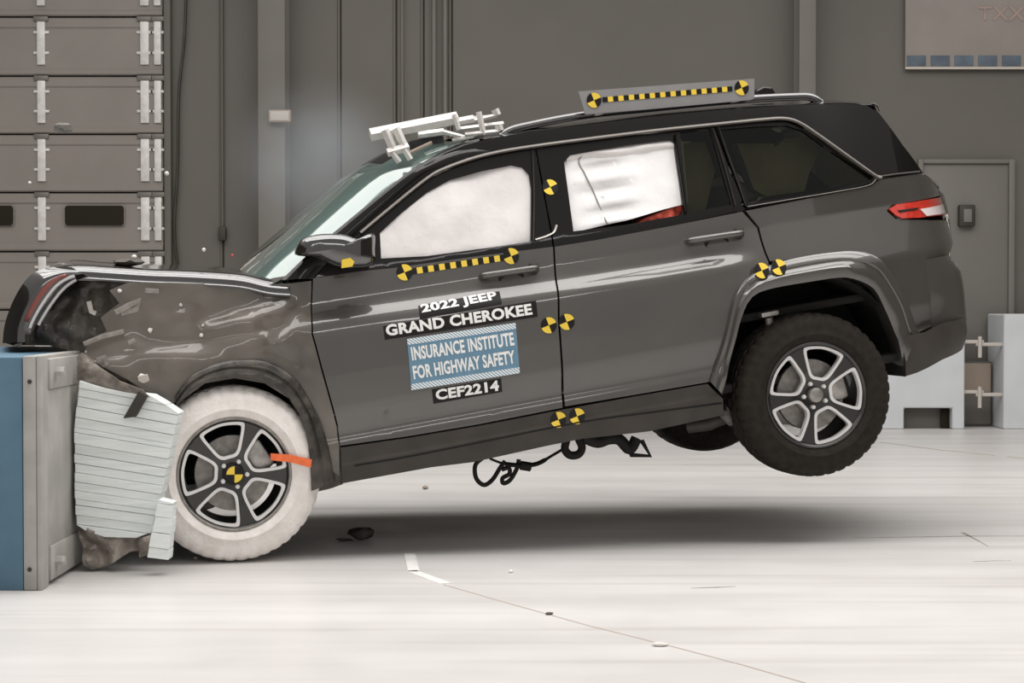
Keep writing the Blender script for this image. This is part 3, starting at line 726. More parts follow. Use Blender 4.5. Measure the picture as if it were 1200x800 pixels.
# ---- wheels
def pocket():
    base = [(.074, .0), (.076, .030), (.096, .052), (.150, .079), (.190, .096), (.210, .094), (.224, .050), (.230, 0)]
    return base + [(r, -w_) for r, w_ in base[-2:0:-1]]
def rimY(X, Z):
    r = math.hypot(X, Z); return .030 + .020 * max(0, 1 - r / .12) - .006 * (r / .23) ** 2
def make_wheel(locn, tyre_m, ang, marker=False, spin=1):
    rot = lambda r, w_, a: (r * math.cos(a) - w_ * math.sin(a), r * math.sin(a) + w_ * math.cos(a))
    outer = [(.232 * math.cos(2 * math.pi * k / 72), .232 * math.sin(2 * math.pi * k / 72)) for k in range(72)]
    holes = [[rot(r, w_, R_(ang + 72 * i)) for r, w_ in pocket()] for i in range(5)]
    rim = panel('wheel', outer, 'alloy_dark', car, f=rimY, holes=holes, depth=.035, grid=.03)
    rim.location = locn
    b = MB(); lathev(b, [(.250, .022), (.252, .014), (.244, .012), (.236, .020), (.228, .035), (.222, .08), (.205, .20), (.235, .245)], 72); b.build('rim_barrel', 'alloy_dark', rim, smooth=True)
    lp = MB(); lathev(lp, [(.2535, .020), (.2535, .012), (.246, .009), (.242, .014)], 72); lp.build('rim_lip', 'disc' if marker else 'alloy_dark', rim, smooth=True)
    for h in holes:
        cxp = sum(p[0] for p in h) / len(h); czp = sum(p[1] for p in h) / len(h); sm = smooth_poly(h, True, 3); sm.append(sm[0]); rows = []
        inn = [(cxp + (x - cxp) * .86, czp + (z - czp) * .86) for x, z in sm]; out = [(cxp + (x - cxp) * 1.03, czp + (z - czp) * 1.03) for x, z in sm]
        rows.append([(x, rimY(x, z) + .002, z) for x, z in out]); rows.append([(x, rimY(x, z) - .006, z) for x, z in out])
        rows.append([(x, rimY(x, z) - .006, z) for x, z in inn]); rows.append([(x, rimY(x, z) + .025, z) for x, z in inn])
        loftv(MB(), rows).build('pocket_trim', 'alloy', rim, angle=40)
    for i in range(5):
        a = R_(ang + 36 + 72 * i); n = MB(); lathev(n, [(0, -.018), (.009, -.018), (.0115, -.012), (.0115, .012)], 6); o = n.build('lug_nut', 'alloy', rim, angle=30)
        o.location = (.058 * math.cos(a), .040, .058 * math.sin(a))
    c = MB(); lathev(c, [(0, .012), (.026, .012), (.034, .018), (.036, .045)], 24); c.build('hub_cap', 'disc', rim, angle=40)
    d = MB(); lathev(d, [(0, .075), (.09, .075), (.092, .095), (.168, .095), (.170, .115), (.0, .115)], 48); d.build('brake_disc', 'disc', rim, angle=40)
    ca = MB(); boxv(ca, (.085, .07, -.07), (.178, .14, .07), bev=.015, rot=Matrix.Rotation(R_(-ang * spin - (0 if not marker else 0)), 3, 'Y') if False else None)
    cal = ca.build('brake_caliper', 'steel', rim, angle=40); cal.rotation_euler = (0, R_(-8 if not marker else -24), 0)
    # tyre
    T = MB(); prof = [(.236, .045), (.246, .022), (.262, .008), (.285, .001), (.287, -.001), (.291, -.001), (.293, .001), (.325, .0), (.350, .006), (.366, .016), (.380, .034), (.388, .052),
                      (.3905, .075), (.383, .078), (.383, .088), (.391, .091), (.3915, .126), (.384, .129), (.384, .139), (.3915, .142), (.391, .176), (.383, .179), (.383, .189), (.3905, .192), (.388, .214), (.380, .232), (.366, .250), (.325, .266), (.262, .258), (.236, .225)]
    def fn(k, j):
        if 8 <= j <= 11: return -.006 if (k % 4) == 0 else 0
        if j in (12, 24): return -.010 if (k % 4) == 0 else 0
        if 15 <= j <= 21 and ((k + j // 4 * 2) % 4) == 0: return -.006
        return 0
    lathev(T, prof, 176, fn=fn); T.build('tyre', tyre_m, rim, angle=48)
    if marker:
        o = marker_disc('wheel_marker', (0, 0), .036, rim, f=lambda X, Z: .008, start=180 + 80); 
    return rim
def marker_disc(name, c, r, parent, f=Yside, off=-.004, start=0):
    """black/yellow quartered disc lying on the skin"""
    mb = MB(); n = 24; X, Z = c
    pt = lambda rr, a: (X + rr * math.cos(a), f(X + rr * math.cos(a), Z + rr * math.sin(a)) + off, Z + rr * math.sin(a))
    for q in range(4):
        a0 = R_(start + 90 * q)
        for k in range(6):
            a, b = a0 + R_(15 * k), a0 + R_(15 * (k + 1)); mb.add([pt(0, 0), pt(r, b), pt(r, a)], [(0, 1, 2)], q % 2)
    for k in range(n):
        a, b = 2 * math.pi * k / n, 2 * math.pi * (k + 1) / n; p, q = pt(r, a), pt(r, b)
        mb.add([p, q, (q[0], q[1] + .003, q[2]), (p[0], p[1] + .003, p[2])], [(0, 1, 2, 3)], 1)
    return mb.build(name, ['yellow', 'tape'], parent)
def dash_tape(name, p0, p1, parent, n=11, f=Yside, off=-.003, hw=.014, S_=S):
    a, b = np.array(S_(*p0)), np.array(S_(*p1)); d = (b - a); Ln = np.linalg.norm(d); u = d / Ln; v = np.array([-u[1], u[0]]); mb = MB(); N = 2 * n + 1
    for k in range(N):
        for s0, s1, mi, dd in ((k / N, (k + 1) / N, 1 if k % 2 == 0 else 0, 0),):
            qs = [a + u * Ln * s0 - v * hw, a + u * Ln * s1 - v * hw, a + u * Ln * s1 + v * hw, a + u * Ln * s0 + v * hw]
            V = [(x, f(x, z) + off, z) for x, z in qs]; V += [(x, y + .003, z) for x, y, z in V]
            mb.add(V, [(0, 1, 2, 3), (0, 4, 5, 1), (1, 5, 6, 2), (2, 6, 7, 3), (3, 7, 4, 0)], mi)
    return mb.build(name, ['yellow', 'tape'], parent)
wf = make_wheel((0, 0.0, 0), 'chalk', 23.5, True)
wr = make_wheel((XR, -.005, ZR), 'rubber', 78 - 9.5 + 2)
panel('orange_flag', [(.165, .035), (.17, .065), (.25, .045), (.345, .005), (.335, -.03), (.25, .01)], 'orange', wf, f=lambda X, Z: -.014, depth=.004)
def far_wheel(src, locn):
    c = src.copy(); COL.objects.link(c); c.parent = car; c.location = locn; c.scale = (1, -1, 1)
    for ch in src.children:
        if ch.name.startswith(('wheel_marker', 'orange')): continue
        d = ch.copy(); COL.objects.link(d); d.parent = c
    return c
far_wheel(wr, (XR, 2 * CY - .13, ZR))
far_wheel(wf, (-.10, 2 * CY - .02, .05))
# wheel houses
def house(x, z, r, nm, dark='dark'):
    mb = MB(); rows = []
    for k in range(19):
        a = R_(-12 + 204 * k / 18); rows.append([(x + r * math.cos(a), y, z + r * math.sin(a)) for y in (.05, .35, .50)])
    loftv(mb, rows); n = len(rows)
    mb.add([r_[-1] for r_ in rows], [tuple(range(n))]); return mb.build(nm, dark, car)
house(XR + .02, ZR + .10, .47, 'wheel_house'); house(.02, .06, .46, 'wheel_house')
box('rear_axle', (XR - .05, .25, ZR - .05), (XR + .05, 1.65, ZR + .04), 'dark', car)
q = L3(901, 372, .12); tube('spring_strut', [q, (q[0], q[1] + .02, q[2] - .14)], .02, 'disc', car)
boxv_ = MB(); boxv(boxv_, (q[0] - .045, .09, q[2] + .005), (q[0] + .045, .15, q[2] + .03), bev=.008); boxv_.build('spring_perch', 'steel', car, angle=40)
# ---- front fender, crumpled
_steps = []
def Yfend(X, Z):
    zz = Z if Z < .60 else .60
    y = float(np.interp(zz, _zs, _ys2)) + .10 * max(0, Z - .60) + .02
    y += .022 * nz3(X, .3, Z, 4.0) + .010 * nz3(X, 5.3, Z, 11) + .045 * max(0, -.15 - X)
    for (a, b, amp, wd) in _steps:
        d = b - a; Ln = np.hypot(*d); u = d / Ln; r0 = X - a[0]; r1 = Z - a[1]; t = (r0 * u[0] + r1 * u[1]) / Ln; s = -r0 * u[1] + r1 * u[0]
        win = 1 / (1 + math.exp(-t * 22)) / (1 + math.exp((t - 1) * 22)); s = max(-40, min(40, s / wd))
        y += amp * win * (1 / (1 + math.exp(-s)) - .5) * math.exp(-(s * .06) ** 2)
    if X > .25: k = min(1, (X - .25) / .22); y = y * (1 - k) + Yside(X, min(Z, .80)) * k
    return y
for a, b, amp, wd in (((238, 381), (345, 350), .060, .009), ((320, 402), (362, 362), .045, .008), ((352, 432), (367, 398), .045, .008), ((150, 400), (260, 415), .03, .015)):
    _steps.append((np.array(S(*a)), np.array(S(*b)), amp, wd))
fe = [(365, 329), (364.5, 372), (365, 391), (376, 432), (387, 471), (394, 498), (397, 522), (398, 566), (366, 574), (364, 530), (356, 495), (339, 467), (310, 449), (275, 443), (240, 449), (212, 470), (196, 474), (176, 462), (150, 445), (118, 428), (98, 416), (104, 398), (125, 388), (118, 372), (140, 355), (128, 340), (150, 331), (200, 331), (260, 333), (310, 333), (340, 332)]
fender = panel('front_fender', SS(fe, 0, Yfend), 'dusty_hazy', car, f=Yfend, grid=(.022, .022), depth=.03)
FO = [(206, 462), (222, 441), (245, 428), (275, 421), (312, 423), (343, 441), (366, 474), (382, 515), (391, 562)]
FI = [(206, 478), (220, 461), (244, 447), (275, 441), (310, 447), (338, 465), (354, 493), (362, 528), (364, 574)]
_Yk = Yside; 
def band_front():
    n = 44
    def resamp(pts):
        p = np.array(smooth_poly(pts, sub=6)); d = np.r_[0, np.cumsum(np.linalg.norm(np.diff(p, axis=0), axis=1))]; t = np.linspace(0, d[-1], n); return np.c_[np.interp(t, d, p[:, 0]), np.interp(t, d, p[:, 1])]
    A, B = resamp(SS(FO)), resamp(SS(FI, -.03)); rows = []
    for i, (a, b) in enumerate(zip(A, B)):
        row = []
        for t, o in ((0, .03), (0, -.012), (.12, -.024), (.4, -.030), (.5, -.022), (.8, -.034), (1, -.03), (1, .02), (.97, .12)):
            q = a + (b - a) * t; row.append((float(q[0]), .02 + o + .012 * nz3(q[0], 2, q[1], 9), float(q[1])))
        rows.append(row)
    return loftv(MB(), rows).build('front_arch_flare', 'crush', car, angle=50)
band_front()
# torn lining and mud behind the flare
panel('wheel_liner', SS([(372, 470), (395, 500), (400, 566), (364, 576), (358, 540), (352, 500)], .05), 'crush', car, f=lambda X, Z: .045 + .02 * nz3(X, 8, Z, 16), grid=.02, depth=.1)
# ---- crushed nose behind the fender, above the barrier
def Ycr(X, Z): return .14 + .07 * nz3(X, 1.7, Z, 6) + .03 * nz3(X, 4.7, Z, 17) + .15 * max(0, -.2 - X)
panel('crushed_engine_bay', SS([(62, 345), (84, 328), (150, 330), (240, 334), (240, 470), (176, 468), (120, 440), (92, 414), (60, 405), (20, 404), (22, 385), (45, 362)], 0, Ycr), 'crush', car, f=Ycr, grid=.025, depth=.35)
# ---- hood, buckled and folded down at the nose
HE = [(340, 332), (316, 330), (286, 323), (240, 319), (180, 317), (130, 314), (100, 312), (80, 313), (62, 319), (45, 332), (29, 353), (16, 380), (9, 403)]
hp = [L3(x, y, .10) for x, y in smooth_poly(HE, sub=4)]; rows = []
for i, (X, Y, Z) in enumerate(hp):
    t = i / (len(hp) - 1); fold = max(0, (t - .55) / .45); row = []
    pr = hp[max(i - 1, 0)]; nx = hp[min(i + 1, len(hp) - 1)]; tx, tz = nx[0] - pr[0], nx[2] - pr[2]; l = math.hypot(tx, tz) or 1; nxv, nzv = tz / l, -tx / l   # outward normal in XZ
    for u, dn in ((.0, -.060), (.0015, -.040), (.006, -.022), (.013, -.009), (.024, .001), (.040, .007)) + tuple((.06 + .88 * k / 20, .010 + .035 * math.sin(math.pi * k / 20)) for k in range(21)) + ((.965, .010), (.985, .004), (1, -.03)):
        yy = .085 + (2 * CY - .17) * u; d = dn + .010 * nz3(X * 2, yy, Z, 2.5) * (1 if .04 < u < .96 else .3)
        row.append((X + nxv * d, yy, Z + nzv * d))
    rows.append(row)
hood = loft('hood', rows, 'hoodblack', car)
# nose corner: headlamp shell pushed up against the barrier, with a red strip painted for a reflection and bright trims
Ac = smooth_poly([(3, 402), (6, 378), (18, 347), (36, 322), (60, 313), (84, 313)], sub=4); Bc = smooth_poly([(44, 400), (44, 386), (56, 364), (74, 340), (90, 328), (104, 325)], sub=4)
def corner(t, lift=0.0):
    return [tuple(np.array(L3(ax + (bx_ - ax) * t, ay + (by_ - ay) * t, .10 - .07 * math.sin(math.pi * min(1, t * .9)) + lift))) for (ax, ay), (bx_, by_) in zip(Ac, Bc)]
nose = loft('nose_corner', [corner(t) for t in np.linspace(0, 1, 11)], 'hoodblack', car)
red_ = [corner(t, -.006)[5:17] for t in (.52, .66)]; loft('red_reflection', red_, 'redreflect', nose, .004)
for t, a, b in ((.76, 4, 18), (.97, 5, 17)): tube('bright_trim', corner(t, -.006)[a:b], .008, 'alloy', nose, n=6)
# loose crushed pieces in the nose
def shard(pts, wd, m, par, Y=.02, nm='bent_bracket'):
    pts3 = [L3(x, y, Y + .01 * i) for i, (x, y) in enumerate(pts)]
    return tube(nm, pts3, wd, m, par, n=6, flat=.35, up=(0, -1, 0))
for pts, wd, m in (([(104, 353), (107, 365), (112, 367)], .012, 'steel'), ([(135, 366), (150, 358), (164, 352), (160, 362), (142, 367)], .014, 'disc'), ([(98, 403), (120, 394), (145, 388)], .012, 'disc'), ([(170, 340), (186, 341)], .012, 'disc'),
                   ([(113, 422), (122, 418), (126, 428)], .012, 'disc'), ([(150, 402), (158, 398)], .010, 'disc')):
    shard(pts, wd, m, bpy.data.objects['crushed_engine_bay'])
for (x, y, r) in ((140, 341, .012), (176, 387, .013), (166, 443, .022), (238, 381, .008), (236, 393, .01), (212, 357, .009), (222, 323, .0)):
    if r: 
        c = MB(); bm = bmesh.new(); bmesh.ops.create_icosphere(bm, subdivisions=1, radius=r)
        for v in bm.verts: v.co *= random.uniform(.7, 1.15)
        me = bpy.data.meshes.new('glass_chip'); bm.to_mesh(me); bm.free(); o = link('glass_chip', me, 'chip', fender)
        X, Z = S(x, y, -.02, Yfend); o.location = (X, Yfend(X, Z) - r * .6, Z)
box('front_subframe', (-.40, .75, -.05), (.3, 1.75, .45), 'dark', car, .05)
far_f = panel('far_fender', SS([(365, 329), (366, 391), (388, 471), (398, 566), (366, 574), (356, 495), (310, 449), (275, 443), (230, 455), (190, 474), (60, 470), (60, 360), (100, 330), (260, 333)]), 'paint', car, off=0, grid=.06)
far_f.scale = (1, -1, 1); far_f.location = (0, 2 * CY, 0)
# ---- markers, tapes and lettering
Sm = lambda x, y: S(x, y)
marker_disc('target_marker', S(645, 219, .0), .036, f2, off=.002, start=15)
for par, pts in ((fdoor, [(474, 319), (599, 300), (643, 381)]), (rdoor, [(664, 377), (890, 317)]), (sill, [(654, 491.5), (676, 487.5)]), (quarter, [(910, 313)])):
    for x, y in pts:
        f_, o_ = (Ysill, -.004) if par is sill else (Yside, -.010 if y in (317, 313) else -.004)
        if y in (317, 313): f_ = lambda X, Z: min(Yside(X, Z), .05) - .022
        marker_disc('target_marker', S(x, y), .037, par, f=f_, off=o_, start=12)
dash_tape('dashed_tape', (482, 318), (592, 301.5), fdoor, n=8)
def decal(name, quad, m, parent, off=-.0025):
    return panel(name, SS(quad), m, parent, off=off, depth=.002, grid=(.05, .008))
decal('black_label', [(490, 358), (585, 341), (588, 356), (492, 374)], 'tape', fdoor)
decal('black_label', [(449, 382), (628, 352), (630, 371), (451, 398)], 'tape', fdoor)
bl = decal('blue_label', [(477, 397), (604, 378), (609, 437), (482, 457)], 'blue', fdoor)
decal('hatched_border', [(477, 397), (604, 378), (604.5, 385), (477.5, 404)], 'hatch', fdoor, -.0035)
decal('hatched_border', [(481.6, 450), (608.5, 430), (609, 437), (482, 457)], 'hatch', fdoor, -.0035)
decal('black_label', [(506, 456), (587, 443), (588.5, 459), (508, 473)], 'tape', fdoor)
def letter(s, p0, p1, hpx, m, parent, bold=.02, off=-.0045):
    me, v, mn, mx = text_mesh(s, 1.0, bold)
    a, b = np.array(S(*p0)), np.array(S(*p1)); u = b - a; W = np.linalg.norm(u); u /= W; n = np.array([-u[1], u[0]])
    h = np.linalg.norm(np.array(S(p0[0], p0[1] - hpx)) - a)
    for p, q in zip(me.vertices, v):
        X, Z = a + u * (q[0] - mn[0]) / (mx[0] - mn[0]) * W + n * (q[1] - mn[1]) / (mx[1] - mn[1]) * h
        p.co = (X, 0, Z)
    bm = bmesh.new(); bm.from_mesh(me); z = min(p.co.z for p in bm.verts); zt_ = max(p.co.z for p in bm.verts)
    while z < zt_:
        z += .007; bmesh.ops.bisect_plane(bm, geom=bm.verts[:] + bm.edges[:] + bm.faces[:], plane_co=(0, 0, z), plane_no=(0, 0, 1), dist=1e-6)
    for p in bm.verts: p.co.y = Yside(p.co.x, p.co.z) + off
    bm.to_mesh(me); bm.free()
    return link('lettering', me, m, parent)
letter('2022 JEEP', (495, 369), (584, 353), 12.5, 'ink', fdoor, .04)
letter('GRAND CHEROKEE', (453, 394), (624, 368.5), 13.5, 'ink', fdoor, .04)
letter('INSURANCE INSTITUTE', (483, 422.5), (603, 404.5), 16, 'ink', fdoor, .034)
letter('FOR HIGHWAY SAFETY', (485, 444.5), (604, 425.5), 16, 'ink', fdoor, .034)
letter('CEF2214', (511, 469), (585, 457.5), 12.5, 'ink', fdoor, .04)
# ---- underbody: straps, hanging bracket, exhaust
YS = .35
def U(pts, sub=5): return [L3(x, y, YS) for x, y in smooth_poly(pts, sub=sub)]
tube('hanging_strap', U([(566, 536), (557, 545), (558, 560), (567, 568), (577, 562), (586, 548), (592, 540)]), .012, 'webbing', car, n=8, flat=.9)
tube('hanging_strap', U([(588, 550), (596, 548), (597, 555), (589, 560), (590, 566), (598, 562), (606, 548), (608, 538)]), .012, 'webbing', car, n=8, flat=.9)
tube('hanging_strap', U([(574, 537), (590, 543), (612, 545), (630, 543), (648, 533), (660, 526)]), [.012] * 6 + [.022] * 12 + [.014] * 8, 'webbing', car, n=8, flat=.5)
tube('strap_buckle', U([(610, 545), (622, 547)]), .022, 'webbing', car, n=6)
tube('tow_shackle', U([(664, 515), (662, 526), (668, 533), (678, 532), (682, 524), (678, 514)]), .020, 'dark', car, n=8)
tube('skid_bar', U([(684, 512), (700, 518), (714, 514), (726, 515), (738, 526), (746, 513)]), .028, 'dark', car, n=8)
tube('hanging_bracket', U([(734, 518), (740, 533), (762, 534), (752, 516)], 1), .012, 'dark', car, n=6)
ribbon_pts = [(*(lambda q: (q[0], Ysill(*q) - .001, q[1]))(S(x, y)),) for x, y in smooth_poly([(415, 545), (480, 534), (560, 518), (680, 494), (760, 483), (845, 472)], sub=4)]
tube('sill_groove', ribbon_pts, .0045, 'tape', sill, n=6)
tube('exhaust_pipe', [L3(806, 499, .30), L3(830, 496, .25), L3(850, 488, .25)], .035, 'clad', car)
tube('rear_control_arm', [L3(848, 482, .15), L3(855, 492, .2), (XR, .3, ZR)], .03, 'disc', car)

# ================================================================== THINGS ON THE CAR
def car_thing(name, label, cat, p):
    W = RC @ np.array(p) + CAR_O
    o = thing(name, label, cat, tuple(W), (0, -TH, PSI)); o['_o'] = 0; del o['_o']; return o
# roof marker board
mbp = np.array(L3(700, 131, .30)); brd = car_thing('marker_board', 'grey board with a dashed yellow and black tape standing on the SUV roof', 'marker board', mbp)
def rel(p, o): return (p[0] - o[0], p[1] - o[1], p[2] - o[2])
YB = .30
bq = [loc(*p, YB) for p in ((678, 107), (884, 92), (884, 115), (880, 117), (760, 128), (686, 134))]
prism('panel', [(x - mbp[0], z - mbp[2]) for x, z in bq], 0, .012, 'board', brd, bev=.0)
fB = lambda X, Z: 0.0
for x, y in ((696, 117.5), (869, 103)):
    X, Z = loc(x, y, YB); marker_disc('target_marker', (X - mbp[0], Z - mbp[2]), .036, brd, f=fB, off=-.004, start=15)
dash_tape('dashed_tape', (706, 117), (858, 104), brd, n=12, f=fB, off=-.003, hw=.012, S_=lambda x, y: (lambda q: (q[0] - mbp[0], q[1] - mbp[2]))(loc(x, y, YB)))
for px_ in (700, 860):
    X, Z = loc(px_, 128 if px_ == 700 else 113, YB + .03); box('support_angle', (X - .02 - mbp[0], .012, Z - mbp[2] - .03), (X + .02 - mbp[0], .06, Z - mbp[2] + .03), 'steel', brd, .002)
# roof rack rail (part of the car)
rr = [L3(x, y, .36) for x, y in smooth_poly([(586, 160), (600, 152), (625, 146), (660, 139), (700, 133), (760, 127), (820, 121), (880, 116), (930, 113.5), (950, 114), (962, 121)], sub=4)]
tube('roof_rack_rail', rr, .020, 'hoodblack', car, n=10)
rr2 = tube('roof_rack_rail', [(x, 2 * CY - y, z) for x, y, z in rr], .020, 'hoodblack', car, n=10)
ant = [L3(x, y, .8) for x, y in ((882, 116), (884, 106), (892, 102), (902, 103), (906, 110), (906, 116))]
prism('shark_fin_antenna', [(p[0], p[2]) for p in ant], .76, .84, 'black', car, bev=.008)
# white steel camera mount over the windshield header
bp0 = np.array(L3(480, 185, .32)); br = car_thing('camera_mount', 'white steel mounting frame bolted above the windshield', 'mount', bp0)
def B3(px, py, Y): return rel(L3(px, py, Y), bp0)
def bar(nm, a, b, r, Y=.45, m='mount', Y2=None, flat=1.0, n=4): return tube(nm, [B3(*a, Y), B3(*b, Y2 if Y2 is not None else Y)], r, m, br, n=n, flat=flat)
bar('long_beam', (434, 158), (536, 138), .030, .36)
bar('end_plate', (532, 134), (538, 152), .012, .33)
bar('rear_bar', (534, 143), (555, 139), .018, .36); bar('rear_bar', (536, 152), (590, 145), .013, .5)
bar('leg', (451, 152), (462, 177), .020, .31); bar('leg', (464, 150), (475, 174), .020, .31)
bar('leg_web', (458, 154), (467, 172), .008, .33)
bar('foot_clamp', (454, 179), (479, 172), .020, .30); bar('foot', (460, 179), (468, 190), .014, .29); bar('foot', (474, 175), (481, 187), .014, .29)
bar('upright', (561, 131), (567, 158), .014, .36); bar('upright', (580, 128), (583, 135), .019, .45); bar('upright', (584, 146), (586, 153), .019, .36)
bar('cross_tube', (552, 142), (582, 135), .010, .45); bar('cross_tube', (545, 158), (586, 154), .012, .36)
bar('cross_tube', (555, 138), (575, 137), .010, .9, Y2=.45)
bar('lower_link', (490, 158), (520, 154), .016, .50); bar('lower_link', (518, 154), (548, 162), .011, .45, m='steel'); bar('lower_link', (530, 165), (565, 157), .011, .36, m='steel')
bar('mount_strap', (478, 180), (506, 167), .009, .36, m='beige')
cm = MB(); c0, c1_ = B3(484, 178, .5), B3(520, 158, .5); boxv(cm, (c0[0], c0[1], c0[2]), (c1_[0], c1_[1] + .16, c1_[2]), bev=.012); cm.build('black_camera', 'dark', br, angle=40)

# ================================================================== BARRIER
bar_x = float(on_floor(47, 692)[0]); BN = 7.68; BT = float(at(46, 417, BN)[2]); Bx = bar_x
bt = thing('crash_barrier', 'blue rigid barrier block with a pale steel face plate at the left edge', 'barrier', (Bx - .3, BN + 1.0, 0))
o_ = bt.location
def bb_(lo, hi): return tuple(np.array(lo) - np.array(o_)), tuple(np.array(hi) - np.array(o_))
PT = .068
box('body', *bb_((Bx - 1.6, BN, 0), (Bx - PT, BN + 1.75, BT - .005)), 'barrier_blue', bt, .006)
box('face_plate', *bb_((Bx - PT + .001, BN - .004, 0), (Bx - .012, BN + 1.75, BT)), 'barrier_steel', bt, .008)
box('front_edge_strip', *bb_((Bx - .012, BN - .002, .0), (Bx + .008, BN + .11, BT)), 'barrier_steel', bt, .004)
box('upper_clamp_bar', *bb_((Bx - .012, BN + .14, BT - .14), (Bx + .012, BN + 1.7, BT - .015)), 'barrier_steel', bt, .006)
box('lower_clamp_bar', *bb_((Bx - .012, BN + .14, .02), (Bx + .012, BN + 1.7, .16)), 'barrier_steel', bt, .006)
box('backing_sheet', *bb_((Bx - .012, BN + .12, .16), (Bx + .004, BN + 1.7, BT - .14)), 'barrier_steel', bt, .002)
for py in (447, 667):
    p = at(35, py, BN); b = MB(); lathev(b, [(0, -.008), (.008, -.008), (.010, -.002), (.010, .006)], 6); o = b.build('bolt', 'clad', bt); o.location = tuple(np.array([p[0], BN - .004, p[2]]) - np.array(o_))
for zz in (BT - .07, .09):
    b = MB(); lathev(b, [(0, -.03), (.018, -.03), (.022, -.02), (.022, .01)], 6); o = b.build('bolt_head', 'barrier_steel', bt); o.rotation_euler = (0, 0, R_(90)); o.location = tuple(np.array([Bx + .02, BN + .22, zz]) - np.array(o_))
# crushed honeycomb block: a stack of separate sheets
HY = 8.20
def hz(px, py, y=None): p = at(px, py, y if y is not None else HY); return float(p[0]), float(p[2])
def clip(poly, a, b, keep):  # keep side of the line through a,b (z above line if keep>0)
    out = []; n = len(poly); sd = lambda p: keep * ((b[0] - a[0]) * (p[1] - a[1]) - (b[1] - a[1]) * (p[0] - a[0]))
    for i in range(n):
        p, q = poly[i], poly[(i + 1) % n]; s, t = sd(p), sd(q)
        if s >= 0: out.append(p)
        if s * t < 0: k = s / (s - t); out.append((p[0] + (q[0] - p[0]) * k, p[1] + (q[1] - p[1]) * k))
    return out
def honeycomb(outline, ys_l, ys_r, xl, xr, name, label, depth, gap=.7):
    poly = [hz(*p) for p in outline]; cxh = sum(p[0] for p in poly) / len(poly); zb = min(p[1] for p in poly)
    t = thing(name, label, 'honeycomb block', (cxh, HY, zb)); n = len(ys_l)
    for i in range(n - 1):
        a, b = hz(xl, ys_l[i] + gap * random.uniform(.2, .8)), hz(xr, ys_r[i] + gap * random.uniform(.2, .8)); c, d = hz(xl, ys_l[i + 1] - gap * .3), hz(xr, ys_r[i + 1] - gap * .3)
        pl = clip(clip(poly, a, b, -1), c, d, 1)
        if len(pl) < 3: continue
        dy = random.uniform(-.004, .004)
        dx = random.uniform(-.002, .002)
        prism('honeycomb_layer', [(x - cxh + dx, z - zb) for x, z in pl], dy, depth, 'honey', t, bev=.0015)
    return t, cxh, zb
ysl = [430, 452, 462, 474, 487, 499, 505, 518, 530, 541, 552, 563, 573, 583, 590, 602, 613, 640]; ysr = [y + 26 - i * .6 for i, y in enumerate(ysl)]
ht, hcx, hzb = honeycomb([(93, 446), (123, 455), (150, 460), (176, 463), (193, 473), (209, 484), (197, 540), (186, 590), (176, 624), (160, 630), (123, 629), (100, 621), (89, 614), (87.5, 560), (87, 502)], ysl, ysr, 80, 210, 'honeycomb_block', 'crushed pale honeycomb block of stacked sheets between barrier and front wheel', .14)
prism('rear_core', [(x - hcx, z - hzb) for x, z in [hz(89, 450), hz(120, 455), hz(124, 620), hz(90, 612)]], .14, 1.05, 'honey', ht)
rod = [hz(x, y, HY - .03) for x, y in ((164, 457), (174, 463), (160, 488), (145, 490))]
prism('bent_bracket', [(x - hcx, z - hzb) for x, z in rod], -.05, -.02, 'clad', ht, bev=.004)
chip = [hz(x, y, HY - .04) for x, y in ((163, 440), (173, 438), (175, 446), (168, 449), (162, 446))]
prism('torn_tab', [(x - hcx, z - hzb) for x, z in chip], -.05, -.035, 'cream', ht, bev=.003)
def crumple(name, pts, m, par, y0, amp=.05, sc=9, o=(0, 0, 0)):
    bm = bmesh.new(); vs = [bm.verts.new((x - hcx, 0, z - hzb)) for x, z in [hz(*p) for p in pts]]; es = [bm.edges.new((vs[i], vs[(i + 1) % len(vs)])) for i in range(len(vs))]
    bmesh.ops.triangle_fill(bm, use_beauty=True, edges=es)
    bmesh.ops.subdivide_edges(bm, edges=bm.edges[:], cuts=3, use_grid_fill=False); bmesh.ops.triangulate(bm, faces=bm.faces[:]); bmesh.ops.subdivide_edges(bm, edges=bm.edges[:], cuts=1); bmesh.ops.triangulate(bm, faces=bm.faces[:])
    for v in bm.verts: v.co.y = y0 + amp * nz3(v.co.x, y0 * 3, v.co.z, sc)
    me = bpy.data.meshes.new(name); bm.to_mesh(me); bm.free(); ob = link(name, me, m, par); md = ob.modifiers.new('thickness', 'SOLIDIFY'); md.thickness = .004; return ob
crumple('torn_foil', [(88, 418), (94, 413), (110, 425), (140, 446), (168, 456), (176, 465), (150, 466), (120, 462), (96, 452), (89, 470), (87, 440)], 'foil', ht, .02)
crumple('torn_foil', [(90, 612), (110, 622), (140, 630), (165, 630), (178, 626), (172, 645), (150, 648), (128, 662), (108, 668), (97, 662), (94, 640), (89, 625)], 'foil', ht, .02, .06, 14)
crumple('torn_foil', [(160, 630), (182, 600), (190, 590), (176, 650), (160, 655)], 'foil', ht, .06, .03, 14)
HY = 8.08
honeycomb([(186, 585), (203, 589), (200, 625), (197, 656), (172, 653), (178, 622)], [570, 588, 604, 622, 640, 662], [572, 592, 608, 627, 645, 668], 170, 206, 'honeycomb_offcut', 'small strip of pale honeycomb standing against the white front tyre', .10)

